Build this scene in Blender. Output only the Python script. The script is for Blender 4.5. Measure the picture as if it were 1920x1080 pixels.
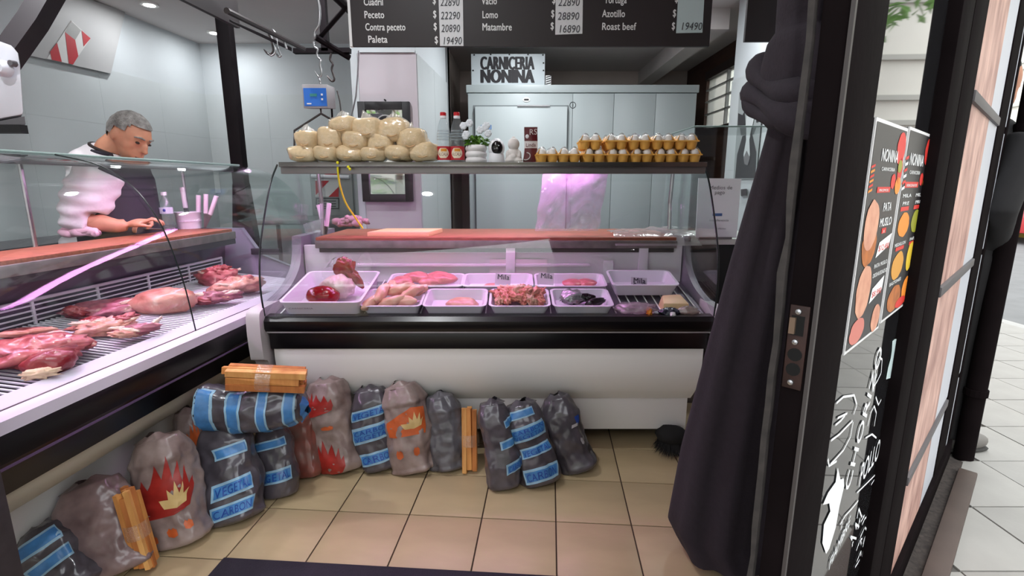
import bpy, bmesh, math, random
from mathutils import Vector, Matrix, noise
sc = bpy.context.scene
for o in list(bpy.data.objects): bpy.data.objects.remove(o)
COL = sc.collection
R = random.Random(7)
# ------------------------------------------------------------------ camera
EYE = Vector((0, 0, 1.1976)); PITCH = .20172; FPX = 951.13
cd = bpy.data.cameras.new('camera'); cam = bpy.data.objects.new('camera', cd); COL.objects.link(cam)
cam.location = EYE; cam.rotation_euler = (math.pi/2 - PITCH, 0, 0)
cd.sensor_width = 36; cd.lens = FPX/1920*36; cd.clip_start = .02; cd.clip_end = 200
sc.camera = cam
# ------------------------------------------------------------------ sky, exposure
w = bpy.data.worlds.new('overcast'); sc.world = w; w.use_nodes = True
bgn = w.node_tree.nodes['Background']; bgn.inputs[0].default_value = (.93, .97, 1, 1); bgn.inputs[1].default_value = 2.6
sc.view_settings.view_transform = 'Standard'; sc.view_settings.look = 'None'
sc.view_settings.exposure = 0.55; sc.view_settings.gamma = 1; sc.view_settings.use_curve_mapping = False
LAMP_W = 9.0       # each ceiling downlight
LED_E = 20.0        # pink display tubes
# ------------------------------------------------------------------ layout helpers
_c, _s = math.cos(PITCH), math.sin(PITCH)
FW = Vector((0, _c, -_s)); UPV = Vector((0, _s, _c)); RT = Vector((1, 0, 0))
def ray(u, v): return FW + RT*((u-960)/FPX) + UPV*((540-v)/FPX)
def at(u, v, y): d = ray(u, v); return EYE + d*(y/d.y)              # on the upright plane at depth y
def fl(u, v, z=0.): d = ray(u, v); return EYE + d*((z-EYE.z)/d.z)    # on the level plane at height z
SK = -.0734                                                         # floor tiles, side counter and side walls stand 4.2 deg off the counter
# ------------------------------------------------------------------ mesh builder
class MB:
    def __init__(s): s.v = []; s.f = []; s.uv = None
    def add(s, vs, fs):
        n = len(s.v); s.v += [Vector(p) for p in vs]; s.f += [tuple(i+n for i in f) for f in fs]; return s
    def box(s, x0, x1, y0, y1, z0, z1):
        return s.add([(x0,y0,z0),(x1,y0,z0),(x1,y1,z0),(x0,y1,z0),(x0,y0,z1),(x1,y0,z1),(x1,y1,z1),(x0,y1,z1)],
                     [(0,3,2,1),(4,5,6,7),(0,1,5,4),(1,2,6,5),(2,3,7,6),(3,0,4,7)])
    def hexa(s, b, t):                                              # 4 bottom + 4 top points
        return s.add(list(b)+list(t), [(0,3,2,1),(4,5,6,7),(0,1,5,4),(1,2,6,5),(2,3,7,6),(3,0,4,7)])
    def tube(s, pts, r, n=8, cap=True):
        pts = [Vector(p) for p in pts]; m = len(pts)
        rs = list(r) if isinstance(r, (list, tuple)) else [r]*m
        t0 = (pts[1]-pts[0]).normalized()
        a = Vector((0,0,1)) if abs(t0.z) < .9 else Vector((1,0,0))
        nrm = (a - t0*a.dot(t0)).normalized(); vs = []; fs = []
        for i, p in enumerate(pts):
            t = (pts[min(i+1,m-1)]-pts[max(i-1,0)]).normalized()
            nrm = (nrm - t*nrm.dot(t)).normalized(); b = t.cross(nrm)
            for k in range(n):
                an = 2*math.pi*k/n; vs.append(p + (nrm*math.cos(an)+b*math.sin(an))*rs[i])
        for i in range(m-1):
            for k in range(n):
                k2 = (k+1) % n; fs.append((i*n+k, i*n+k2, (i+1)*n+k2, (i+1)*n+k))
        if cap: fs += [tuple(range(n-1,-1,-1)), tuple((m-1)*n+k for k in range(n))]
        return s.add(vs, fs)
    def lathe(s, prof, n=20, c=(0,0,0), sy=1.):
        vs = []; fs = []; m = len(prof); c = Vector(c)
        for r, z in prof:
            for k in range(n):
                a = 2*math.pi*k/n; vs.append(c+Vector((r*math.cos(a), r*math.sin(a)*sy, z)))
        for i in range(m-1):
            for k in range(n):
                k2 = (k+1) % n; fs.append((i*n+k, i*n+k2, (i+1)*n+k2, (i+1)*n+k))
        fs += [tuple(range(n-1,-1,-1)), tuple((m-1)*n+k for k in range(n))]
        return s.add(vs, fs)
    def extr(s, poly, ax, a, b):                                    # polygon pushed along an axis
        n = len(poly)
        f = {'x': lambda p, t: (t, p[0], p[1]), 'y': lambda p, t: (p[0], t, p[1]), 'z': lambda p, t: (p[0], p[1], t)}[ax]
        return s.add([f(p, a) for p in poly]+[f(p, b) for p in poly],
                     [tuple(range(n-1,-1,-1)), tuple(range(n, 2*n))]+[(i, (i+1)%n, (i+1)%n+n, i+n) for i in range(n)])
    def strip(s, prof, ax, a, b, th):                               # bent sheet: open profile pushed along an axis, with thickness
        P = [Vector(p) for p in prof]; Q = []
        for i, p in enumerate(P):
            t = (P[min(i+1,len(P)-1)]-P[max(i-1,0)]).normalized(); Q.append(p+Vector((-t.y, t.x))*th)
        f = {'x': lambda p, t: (t, p[0], p[1]), 'y': lambda p, t: (p[0], t, p[1]), 'z': lambda p, t: (p[0], p[1], t)}[ax]
        n = len(P); vs = [f(p,a) for p in P]+[f(q,a) for q in Q]+[f(p,b) for p in P]+[f(q,b) for q in Q]; fs = []
        for i in range(n-1):
            fs += [(i,i+1,2*n+i+1,2*n+i), (n+i,3*n+i,3*n+i+1,n+i+1), (i,n+i,n+i+1,i+1), (2*n+i,2*n+i+1,3*n+i+1,3*n+i)]
        fs += [(0,2*n,3*n,n), (n-1,2*n-1,4*n-1,3*n-1)]
        return s.add(vs, fs)
    def grid(s, fn, nu, nv, closed=False, capv=False):
        vs = [fn(i/(nu if closed else nu-1), j/(nv-1)) for j in range(nv) for i in range(nu)]; fs = []
        for j in range(nv-1):
            for i in range(nu if closed else nu-1):
                i2 = (i+1) % nu; fs.append((j*nu+i, j*nu+i2, (j+1)*nu+i2, (j+1)*nu+i))
        if capv: fs += [tuple(range(nu-1,-1,-1)), tuple((nv-1)*nu+k for k in range(nu))]
        return s.add(vs, fs)
    def blob(s, c, r, n=14, amp=.15, fq=2., seed=0., M=None, p=1.):
        """lumpy closed solid; p<1 makes it boxier"""
        c = Vector(c); vs = []; fs = []; m = n; nn = n*2
        for j in range(1, m):
            th = math.pi*j/m
            for k in range(nn):
                ph = 2*math.pi*k/nn
                d = Vector((math.sin(th)*math.cos(ph), math.sin(th)*math.sin(ph), math.cos(th)))
                q = Vector([math.copysign(abs(x)**p, x) for x in d])
                g = 1+amp*noise.noise(d*fq+Vector((seed, seed*1.7, -seed)))+(amp*.45*noise.noise(d*fq*2.7+Vector((seed, 3., seed)))+amp*.22*noise.noise(d*fq*6+Vector((1., seed, 2))) if n >= 16 else 0)
                vs.append(Vector((q.x*r[0], q.y*r[1], q.z*r[2]))*g)
        for pole in (1, -1):
            d = Vector((0,0,pole)); g = 1+amp*noise.noise(d*fq+Vector((seed, seed*1.7, -seed))); vs.append(Vector((0,0,pole*r[2]))*g)
        for j in range(m-2):
            for k in range(nn):
                k2 = (k+1) % nn; fs.append((j*nn+k, (j+1)*nn+k, (j+1)*nn+k2, j*nn+k2))
        t = len(vs)-2
        for k in range(nn):
            k2 = (k+1) % nn; fs.append((t, k, k2)); fs.append((t+1, (m-2)*nn+k2, (m-2)*nn+k))
        if M is not None: vs = [M @ p_ for p_ in vs]
        return s.add([p_+c for p_ in vs], fs)
    def xf(s, M): s.v = [M @ p for p in s.v]; return s
def wm(o):
    m = o.matrix_basis.copy()
    while o.parent: o = o.parent; m = o.matrix_basis @ m
    return m
def obj(name, mb, m, parent=None, smooth=None, bevel=0, world=True, pivot=True):
    vs = mb.v
    o_loc = None
    if parent is not None and world:
        im = wm(parent).inverted(); vs = [im @ p for p in vs]
    elif parent is None and pivot and vs:
        xs = [p.x for p in vs]; ys = [p.y for p in vs]; zs = [p.z for p in vs]
        o_loc = Vector(((min(xs)+max(xs))/2, (min(ys)+max(ys))/2, min(zs))); vs = [p-o_loc for p in vs]
    me = bpy.data.meshes.new(name); me.from_pydata([tuple(p) for p in vs], [], mb.f); me.validate(); me.update()
    bm = bmesh.new(); bm.from_mesh(me); bmesh.ops.recalc_face_normals(bm, faces=bm.faces[:])
    if bevel:
        es = [e for e in bm.edges if len(e.link_faces) == 2 and e.calc_face_angle(0) > .5]
        bmesh.ops.bevel(bm, geom=es, offset=bevel, segments=2, affect='EDGES', profile=.6, clamp_overlap=True)
    bm.to_mesh(me); bm.free()
    if smooth is not None:
        me.polygons.foreach_set('use_smooth', [True]*len(me.polygons))
        if smooth < 180: me.set_sharp_from_angle(angle=math.radians(smooth))
    elif bevel:
        me.polygons.foreach_set('use_smooth', [True]*len(me.polygons)); me.set_sharp_from_angle(angle=math.radians(40))
    for mm in (m if isinstance(m, list) else [m]): me.materials.append(mm)
    o = bpy.data.objects.new(name, me); COL.objects.link(o)
    if o_loc is not None: o.location = o_loc
    if parent is not None: o.parent = parent
    return o
def tag(o, label, cat, group=None, kind=None):
    o['label'] = label; o['category'] = cat
    if group: o['group'] = group
    if kind: o['kind'] = kind
    return o
def thing(name, label, cat, loc=(0,0,0), rz=0., group=None, kind=None):
    o = bpy.data.objects.new(name, None); COL.objects.link(o); o.empty_display_size = .1
    o.location = loc; o.rotation_euler = (0, 0, rz)
    return tag(o, label, cat, group, kind)
def copy_tree(o, parent=None):
    c = o.copy(); COL.objects.link(c); c.parent = parent
    for ch in list(o.children): copy_tree(ch, c)
    return c
def rotmat(rx=0., ry=0., rz=0.): return Matrix.Rotation(rz,4,'Z') @ Matrix.Rotation(ry,4,'Y') @ Matrix.Rotation(rx,4,'X')
def T(*p): return Matrix.Translation(Vector(p))
_tc = {}
def text2d(s, size=1., bold=0., sx=1., shear=0., align='LEFT'):
    """letters as a flat mesh: (verts 2D, faces)"""
    k = (s, 0)
    if k not in _tc:
        cu = bpy.data.curves.new('t', 'FONT'); cu.body = s; cu.resolution_u = 3; cu.space_character = 1.04; cu.fill_mode = 'FRONT'
        to = bpy.data.objects.new('t', cu); COL.objects.link(to)
        dg = bpy.context.evaluated_depsgraph_get(); me = bpy.data.meshes.new_from_object(to.evaluated_get(dg))
        _tc[k] = ([(p.co.x, p.co.y) for p in me.vertices], [tuple(f.vertices) for f in me.polygons])
        bpy.data.objects.remove(to); bpy.data.curves.remove(cu); bpy.data.meshes.remove(me)
    vs, fs = _tc[k]
    if bold:                                                            # heavier strokes: the letter repeated a hair apart
        v2, f2 = [], []
        for dx, dy in ((0,0),(bold,0),(-bold,0),(bold*.5,0),(-bold*.5,0),(bold*.7,.012),(-bold*.7,-.012),(bold*.7,-.012),(-bold*.7,.012)):
            n_ = len(v2); v2 += [(x+dx, y+dy) for x, y in vs]; f2 += [tuple(i+n_ for i in f) for f in fs]
        vs, fs = v2, f2
    w_ = max(p[0] for p in vs) if vs else 0
    off = {'LEFT': 0, 'CENTER': -w_/2, 'RIGHT': -w_}[align]
    return [((x+off+shear*y)*size*sx, y*size) for x, y in vs], fs
def put_text(mb, s, o, rx, up, size, bold=0., sx=1., shear=0., align='LEFT', fitw=None):
    vs, fs = text2d(s, size, bold, sx, shear, align)
    if fitw:
        w_ = max(p[0] for p in vs)-min(p[0] for p in vs); k = fitw/w_; vs = [(x*k, y) for x, y in vs]
    o = Vector(o); rx = Vector(rx); up = Vector(up); nb = len(_tc[(s, 0)][0]); nm = rx.cross(up).normalized()*.00004
    return mb.add([o+rx*x+up*y+nm*(i//nb) for i, (x, y) in enumerate(vs)], fs)
def patch(mb, poly, o, rx, up):
    o = Vector(o); rx = Vector(rx); up = Vector(up)
    return mb.add([o+rx*x+up*y for x, y in poly], [tuple(range(len(poly)))])
def remesh(mb, vox, it=8):
    """fuse overlapping solids of a builder into one continuous skin"""
    me = bpy.data.meshes.new('r'); me.from_pydata([tuple(p) for p in mb.v], [], mb.f); me.update()
    bm = bmesh.new(); bm.from_mesh(me); bmesh.ops.recalc_face_normals(bm, faces=bm.faces[:]); bm.to_mesh(me); bm.free()
    o = bpy.data.objects.new('r', me); COL.objects.link(o)
    md = o.modifiers.new('r', 'REMESH'); md.mode = 'VOXEL'; md.voxel_size = vox
    sm = o.modifiers.new('s', 'SMOOTH'); sm.factor = .5; sm.iterations = it
    dg = bpy.context.evaluated_depsgraph_get(); m2 = bpy.data.meshes.new_from_object(o.evaluated_get(dg))
    r = MB(); r.v = [p.co.copy() for p in m2.vertices]; r.f = [tuple(f.vertices) for f in m2.polygons]
    bpy.data.objects.remove(o); bpy.data.meshes.remove(me); bpy.data.meshes.remove(m2)
    return r
# ------------------------------------------------------------------ materials
def srgb(r, g, b): return tuple(((c/255)/12.92 if c/255 <= .04045 else ((c/255+.055)/1.055)**2.4) for c in (r, g, b))
MATS = {}
def mat(name, col, rough=.5, metal=0., var=.0, scale=8., bump=0., bscale=None, stretch=(1,1,1), col2=None, emit=0., spec=.5, alpha=1., coat=0., trans=0., sss=0.):
    if name in MATS: return MATS[name]
    m = bpy.data.materials.new(name); m.use_nodes = True; nt = m.node_tree; b = nt.nodes['Principled BSDF']
    c = srgb(*col); b.inputs['Base Color'].default_value = (*c, 1); b.inputs['Roughness'].default_value = rough
    b.inputs['Metallic'].default_value = metal; b.inputs['Specular IOR Level'].default_value = spec
    b.inputs['Alpha'].default_value = alpha; b.inputs['Coat Weight'].default_value = coat
    if trans: b.inputs['Transmission Weight'].default_value = trans
    if sss:
        b.inputs['Subsurface Weight'].default_value = sss; b.inputs['Subsurface Radius'].default_value = (.012, .005, .003)
    if emit:
        b.inputs['Emission Color'].default_value = (*c, 1); b.inputs['Emission Strength'].default_value = emit
    if var or bump or col2:
        tc = nt.nodes.new('ShaderNodeTexCoord'); mp = nt.nodes.new('ShaderNodeMapping'); mp.inputs['Scale'].default_value = stretch
        nt.links.new(tc.outputs['Object'], mp.inputs[0])
        nz = nt.nodes.new('ShaderNodeTexNoise'); nz.inputs['Scale'].default_value = scale; nz.inputs['Detail'].default_value = 5
        nt.links.new(mp.outputs[0], nz.inputs[0])
        if var or col2:
            rp = nt.nodes.new('ShaderNodeValToRGB'); rp.color_ramp.elements[0].position = .3; rp.color_ramp.elements[1].position = .7
            c2 = srgb(*col2) if col2 else tuple(x*(1-var) for x in c)
            c1 = c if col2 else tuple(min(1, x*(1+var*.5)) for x in c)
            rp.color_ramp.elements[0].color = (*c2, 1); rp.color_ramp.elements[1].color = (*c1, 1)
            nt.links.new(nz.outputs[0], rp.inputs[0]); nt.links.new(rp.outputs[0], b.inputs['Base Color'])
        if bump:
            n2 = nz
            if bscale:
                n2 = nt.nodes.new('ShaderNodeTexNoise'); n2.inputs['Scale'].default_value = bscale; n2.inputs['Detail'].default_value = 4
                nt.links.new(mp.outputs[0], n2.inputs[0])
            bp = nt.nodes.new('ShaderNodeBump'); bp.inputs['Strength'].default_value = bump; bp.inputs['Distance'].default_value = .01
            nt.links.new(n2.outputs[0], bp.inputs['Height']); nt.links.new(bp.outputs[0], b.inputs['Normal'])
    MATS[name] = m; return m
def clear(name, tint=(1,1,1), base=.04, rough=.02, haze=0., hcol=(1,1,1), wrinkle=0., wscale=20.):
    """thin clear sheet: see-through, with a Schlick mirror on top; haze adds a milky share"""
    if name in MATS: return MATS[name]
    m = bpy.data.materials.new(name); m.use_nodes = True; nt = m.node_tree; nt.nodes.clear(); N = nt.nodes.new; L = nt.links.new
    out = N('ShaderNodeOutputMaterial'); tr = N('ShaderNodeBsdfTransparent'); tr.inputs[0].default_value = (*tint, 1)
    gl = N('ShaderNodeBsdfGlossy'); gl.inputs['Roughness'].default_value = rough
    lw = N('ShaderNodeLayerWeight'); lw.inputs[0].default_value = .5
    pw = N('ShaderNodeMath'); pw.operation = 'POWER'; pw.inputs[1].default_value = 5; L(lw.outputs['Facing'], pw.inputs[0])
    ml = N('ShaderNodeMath'); ml.operation = 'MULTIPLY_ADD'; ml.inputs[1].default_value = .9; ml.inputs[2].default_value = base; L(pw.outputs[0], ml.inputs[0])
    mx = N('ShaderNodeMixShader'); L(ml.outputs[0], mx.inputs[0]); last = tr
    if haze:
        df = N('ShaderNodeBsdfDiffuse'); df.inputs[0].default_value = (*hcol, 1)
        tl = N('ShaderNodeBsdfTranslucent'); tl.inputs[0].default_value = (*hcol, 1)
        ad = N('ShaderNodeMixShader'); ad.inputs[0].default_value = .5; L(df.outputs[0], ad.inputs[1]); L(tl.outputs[0], ad.inputs[2])
        mh = N('ShaderNodeMixShader'); mh.inputs[0].default_value = haze; L(tr.outputs[0], mh.inputs[1]); L(ad.outputs[0], mh.inputs[2]); last = mh
    L(last.outputs[0], mx.inputs[1]); L(gl.outputs[0], mx.inputs[2]); L(mx.outputs[0], out.inputs[0])
    if wrinkle:
        tc = N('ShaderNodeTexCoord'); nz = N('ShaderNodeTexNoise'); nz.inputs['Scale'].default_value = wscale; nz.inputs['Detail'].default_value = 3
        bp = N('ShaderNodeBump'); bp.inputs['Strength'].default_value = wrinkle; bp.inputs['Distance'].default_value = .01
        L(tc.outputs['Object'], nz.inputs[0]); L(nz.outputs[0], bp.inputs['Height']); L(bp.outputs[0], gl.inputs['Normal']); L(bp.outputs[0], lw.inputs['Normal'])
    MATS[name] = m; return m
def crumple(name, col, col2, rough=.28, sc_=11., st=.9):
    m = mat(name, col, rough, scale=14, col2=col2, coat=.35)
    nt = m.node_tree; b = nt.nodes['Principled BSDF']; N = nt.nodes.new; L = nt.links.new
    tc = N('ShaderNodeTexCoord'); n1 = N('ShaderNodeTexNoise'); n1.noise_type = 'RIDGED_MULTIFRACTAL'; n1.inputs['Scale'].default_value = sc_; n1.inputs['Detail'].default_value = 2.5; n1.inputs['Distortion'].default_value = .6
    bp = N('ShaderNodeBump'); bp.inputs['Strength'].default_value = st; bp.inputs['Distance'].default_value = .012
    L(tc.outputs['Object'], n1.inputs['Vector']); L(n1.outputs[0], bp.inputs['Height']); L(bp.outputs[0], b.inputs['Normal']); L(bp.outputs[0], b.inputs['Coat Normal'])
    return m
def flatm(name, col, rough=.6): return mat(name, col, rough)
WHITE = mat('white_enamel', (238, 237, 234), .35); BLACK = mat('black_paint', (16, 13, 15), .35, bump=.05, bscale=60)
BLK_PLASTIC = mat('black_plastic', (10, 8, 11), .28); STEEL = mat('brushed_steel', (176, 176, 178), .32, 1., var=.15, scale=30)
GREYM = mat('grey_metal', (120, 116, 120), .4, .6); GLASS = clear('clear_glass', (.96, .985, .98)); CREAM = mat('cream_panel', (196, 190, 172), .4, var=.06, scale=3)
PAPER = mat('white_paper', (225, 226, 226), .7); INK = mat('black_ink', (18, 14, 22), .6); PLASTIC_W = mat('white_plastic', (232, 230, 235), .35)
FILM = clear('clear_film', (1, 1, 1), .08, .12, .12, (.9, .9, .9), .6, 25.)
# ================================================================== structure
def SL(z=0.): return (math.cos(SK), math.sin(SK))
TILE = mat('beige_tile', (182, 160, 126), .38, var=.10, scale=3.2, stretch=(1, 3, 1), bump=.02, bscale=20)
GROUT = mat('dark_grout', (66, 48, 36), .8)
fo = obj('floor', MB().extr([(-3.6,6.6),(2.2,6.6),(2.2,2.6),(1.9,2.03),(.28,.49),(-1.5,-1.2),(-3.6,-1.2)], 'z', -.12, -.004), GROUT, pivot=False)
tag(fo, 'beige square floor tiles with thin dark joints inside the shop', 'floor', kind='structure')
ts = .27; tm = None
for i in range(-5, 7):
    for j in range(-6, 6):
        lx = (i-3.85524+.5)*ts; ly = (j+5.07034+.5)*ts
        wx = lx*math.cos(SK)-ly*math.sin(SK); wy = lx*math.sin(SK)+ly*math.cos(SK)
        if wy-.949*wx-.228 < .2 or wy > 2.75 or wx < -2.0: continue
        if tm is None:
            t0 = obj('tile', MB().box(-.1325,.1325,-.1325,.1325,-.004,.0), TILE, fo, bevel=.001, world=False); tm = t0
        else:
            t0 = tm.copy(); COL.objects.link(t0)
        t0.parent = fo; t0.location = (wx, wy, 0); t0.rotation_euler = (0, 0, SK)
# door mat
mt = MB().box(-1.041, .42, .52, 1.369, .001, .009).xf(rotmat(rz=SK))
tag(obj('doormat', mt, mat('mat_pile', (38, 30, 44), .95, var=.2, scale=200, bump=.4, bscale=300), bevel=.003), 'dark purple-black doormat lying in the doorway', 'doormat')
# ---- pavement and street
PAVE = mat('pavement_slab', (150, 147, 142), .75, var=.08, scale=6, bump=.05, bscale=80)
pv = obj('pavement', MB().extr([(.28,.46),(1.92,2.02),(2.22,2.6),(2.22,14),(4.28,14),(4.28,-6),(-4,-6),(-4,-1.25),(-1.5,-1.25)], 'z', -.2, -.006), mat('pavement_joint', (84, 80, 76), .9), pivot=False)
tag(pv, 'pale grey square paving slabs of the pavement outside the shop', 'pavement', kind='structure')
pm = None
for i in range(-2, 9):
    for j in range(-4, 20):
        x = 1.415+.325*i+.1625; y = 2.04+.325*j+.1625-.65
        if (y-.949*x-.228 > (.1 if x > .9 else -.22) and x < 2.35) or x > 4.26: continue
        if pm is None: pm = obj('slab', MB().box(-.1595,.1595,-.1595,.1595,-.006,.002), PAVE, pv, bevel=.0015, world=False); q = pm
        else: q = pm.copy(); COL.objects.link(q); q.parent = pv
        q.location = (x, y, R.uniform(-.001,.001))
kb = obj('kerb', MB().box(4.28, 4.46, -6, 30, -.2, .0), mat('kerb_stone', (165, 163, 160), .8, var=.1), bevel=.01)
tag(kb, 'pale stone kerb between pavement and road', 'kerb', kind='structure')
rd = obj('road', MB().box(4.46, 13, -12, 60, -.2, -.12), mat('asphalt', (112, 112, 112), .85, var=.12, scale=4, bump=.1, bscale=120), pivot=False)
tag(rd, 'grey asphalt road beyond the pavement', 'road', kind='structure')
obj('kerb_far', MB().box(13, 16, -12, 60, -.2, .02), PAVE, rd)
obj('yellow_kerb_line', MB().box(12.86, 13.0, -12, 60, -.2, .03), mat('kerb_yellow', (190, 160, 60), .7), rd)
# ---- shop walls
PLASTER = mat('white_plaster', (198, 204, 207), .7, var=.03, scale=2, bump=.02, bscale=30)
WTILE = mat('pale_wall_tile', (196, 202, 203), .35, var=.03, scale=3)
DARKW = mat('dark_grey_paint', (204, 190, 182), .8, var=.1, scale=3)
CEILM = mat('ceiling_plaster', (208, 202, 200), .85, var=.04, scale=2)
WY = 5.2; WX = -2.98; CZ = 2.51; WZ = 2.05
def skx(x, y, y0): return x+.0735*(y-y0)                             # x of a skewed side wall at depth y
def skew_wall(mb, x, y0, y1, z0, z1, th, yr):
    a, b = skx(x, y0, yr), skx(x, y1, yr)
    return mb.hexa([(a,y0,z0),(a+th,y0,z0),(b+th,y1,z0),(b,y1,z0)], [(a,y0,z1),(a+th,y0,z1),(b+th,y1,z1),(b,y1,z1)])
wl = obj('wall_left', skew_wall(MB(), WX, -1.2, WY, 0, CZ, -.15, WY), PLASTER, pivot=False)
tag(wl, 'white plastered left wall with pale tiles up to head height', 'wall', kind='structure')
rows = [(.0,.41),(.41,.82),(.82,1.23),(1.23,1.64),(1.64,2.05)]
y = WY
while y > -1:
    for a, b in rows:
        if y-.6 < 5.3: obj('wall_tile', skew_wall(MB(), WX, y-.5995, y-.0005, a+.0004, b-.0004, .003, WY), WTILE, wl)
    y -= .6
wb = obj('wall_back_left', MB().box(WX-.2, -.62, WY, WY+.15, 0, CZ), PLASTER, pivot=False)
tag(wb, 'white plastered back wall with pale tiles behind the hanging scale', 'wall', kind='structure')
x = WX
while x < -.9:
    for a, b in rows: obj('wall_tile', MB().box(x+.0005, min(x+.5995,-.62), WY-.003, WY, a+.0004, b-.0004), WTILE, wb)
    x += .6
# pillar
PF, PB = 3.7, 4.72
MAUVE = mat('pillar_paint', (186, 178, 184), .7, var=.03, scale=2)
pl = obj('wall_pillar', MB().hexa([(-1.1,PF,0),(-.655,PF,0),(-.655+.0735*1.02,PB,0),(-1.03,PB,0)], [(-1.1,PF,CZ),(-.655,PF,CZ),(-.655+.0735*1.02,PB,CZ),(-1.03,PB,CZ)]), PLASTER, pivot=False)
tag(pl, 'square white pillar carrying the black framed mirror', 'pillar', kind='structure')
obj('front_panel', MB().box(-1.05, -.653, PF-.012, PF, 0, 2.07), MAUVE, pl)
obj('front_panel', MB().box(-1.1, -1.052, PF-.012, PF, 0, 2.07), PLASTER, pl)
for k in range(2):
    a, b = PF+.51*k+.002, PF+.51*(k+1)-.002
    for z0, z1 in ((0,.69),(.69,1.38),(1.38,2.07)):
        obj('wall_tile', skew_wall(MB(), -.655, a, b, z0+.001, z1-.001, .01, PF), WTILE, pl)
obj('cable', MB().tube([at(672,95,PF-.02), at(670,140,PF-.02), at(667,180,PF-.02), at(660,210,PF-.02), at(655,240,PF-.02)], .004, 6), GREYM, pl)
obj('cable_duct', MB().box(-1.03, -.66, PF-.03, PF-.012, 2.07, 2.09), PLASTER, pl)
wd = obj('wall_back', MB().box(-.8, 2.6, 6.4, 6.55, 0, CZ), DARKW, pivot=False); tag(wd, 'dim dark grey wall above and behind the cold room', 'wall', kind='structure')
ws = obj('wall_recess', MB().box(-.75, -.62, WY+.02, 6.4, 0, CZ), DARKW, pivot=False); tag(ws, 'dark side wall of the recess beside the cold room', 'wall', kind='structure')
# right wall and the window wall behind it
RX, RY = 1.66, 4.0
wr = obj('wall_right', skew_wall(MB(), RX, 2.1, 4.05, 0, CZ, .12, RY), PLASTER, pivot=False); tag(wr, 'white plastered right wall with the cow picture', 'wall', kind='structure')
y = 4.05
while y > 2.4:
    for a, b in ((0,.65),(.65,1.3),(1.3,1.955)): obj('wall_tile', skew_wall(MB(), RX-.008, y-.6495, y-.0005, a+.0004, b-.0004, .008, RY), WTILE, wr)
    y -= .65
BROWN = mat('brown_boarding', (74, 48, 38), .6, var=.3, scale=4, stretch=(1,1,8))
WX2 = 2.08
wm2 = MB().box(WX2, WX2+.1, 4.0, 6.4, 0, 1.72).box(WX2, WX2+.1, 4.0, 6.4, 2.36, CZ).box(WX2, WX2+.1, 4.0, 4.42, 1.72, 2.36).box(WX2, WX2+.1, 5.75, 6.4, 1.72, 2.36)
wo = obj('wall_window', wm2, BROWN, pivot=False); tag(wo, 'brown boarded wall with the high window right of the cold room', 'wall', kind='structure')
wi = thing('window_1', 'high side window with dark frame to the right of the cold room', 'window', (WX2, 5.1, 1.72), kind='structure')
DKFR = mat('dark_brown_frame', (40, 28, 26), .5)
obj('window_frame', MB().box(WX2-.02, WX2+.06, 4.42, 5.75, 2.28, 2.36).box(WX2-.02, WX2+.06, 4.42, 5.75, 1.72, 1.77).box(WX2-.02, WX2+.06, 4.42, 4.5, 1.77, 2.28).box(WX2-.02, WX2+.06, 4.72, 4.82, 1.77, 2.28), DKFR, wi)
for z in (1.92, 2.05, 2.17): obj('glazing_bar', MB().box(WX2, WX2+.03, 4.82, 5.75, z, z+.014), mat('bar_grey', (150,150,148), .5), wi)
obj('glazing_bar', MB().box(WX2, WX2+.03, 5.2, 5.22, 1.77, 2.28), MATS['bar_grey'], wi)
for a, b in ((4.5,4.72),(4.82,5.2),(5.22,5.75)): obj('pane', MB().box(WX2+.03, WX2+.036, a, b, 1.77, 2.28), clear('frosted_pane', (.9,.92,.9), .04, .2, .35, (.9,.92,.9)), wi)
cl = obj('ceiling', MB().extr([(-3.6,6.6),(2.2,6.6),(2.2,2.6),(1.9,2.03),(.28,.48),(-1.5,-1.2),(-3.6,-1.2)], 'z', CZ, CZ+.1), CEILM, pivot=False)
tag(cl, 'grey-white plaster ceiling of the shop', 'ceiling', kind='structure')
bmx = obj('ceiling_beam', MB().box(1.5, 1.66, 4.2, 6.4, 2.36, CZ-.001), CEILM, cl)
# ---- cold room
CY = 5.0; COLD = mat('cold_room_panel', (176, 186, 187), .4, var=.02, scale=2)
cr = thing('cold_room', 'pale grey walk-in cold room with a closed door at the back', 'cold room', (.66, CY, 0))
obj('body', MB().box(-.41, 1.72, CY, 6.35, 0, 2.03), COLD, cr)
obj('top_fascia', MB().box(-.425, 1.736, CY-.025, 6.35, 2.032, 2.1), COLD, cr, bevel=.004)
for x0, x1 in ((-.41,.565),(.569,.95),(.954,1.34),(1.344,1.72)): obj('front_panel', MB().box(x0, x1, CY-.014, CY, .0, 2.025), COLD, cr, bevel=.001)
dr = obj('door', MB().box(-.345, .515, CY-.06, CY-.014, .05, 1.905), mat('cold_door', (186, 196, 197), .35), cr, bevel=.01)
obj('door_gasket', MB().box(-.36, .53, CY-.022, CY-.014, .04, 1.92), mat('gasket', (120, 126, 128), .7), dr)
for z in (1.42, 1.3): obj('hinge', MB().box(.525, .56, CY-.06, CY-.012, z, z+.07), mat('dark_hinge', (50, 52, 56), .4, .5), dr, bevel=.004)
obj('handle_bar', MB().box(.05, .35, CY-.075, CY-.06, 1.915-.012, 1.915), STEEL, dr)
e1 = at(987,187,CY-.016); obj('maker_badge', MB().lathe([(0.0,0),(.034,0),(.034,.004),(0,.004)], 20).xf(T(*e1) @ rotmat(rx=math.pi/2) @ Matrix.Diagonal((1,.6,1,1))), WHITE, cr)
obj('badge_mark', MB().box(e1.x-.022, e1.x+.022, e1.y-.007, e1.y-.004, e1.z-.007, e1.z+.007), INK, cr)
e1 = at(1074,197,CY-.016); rg = MB()
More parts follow.
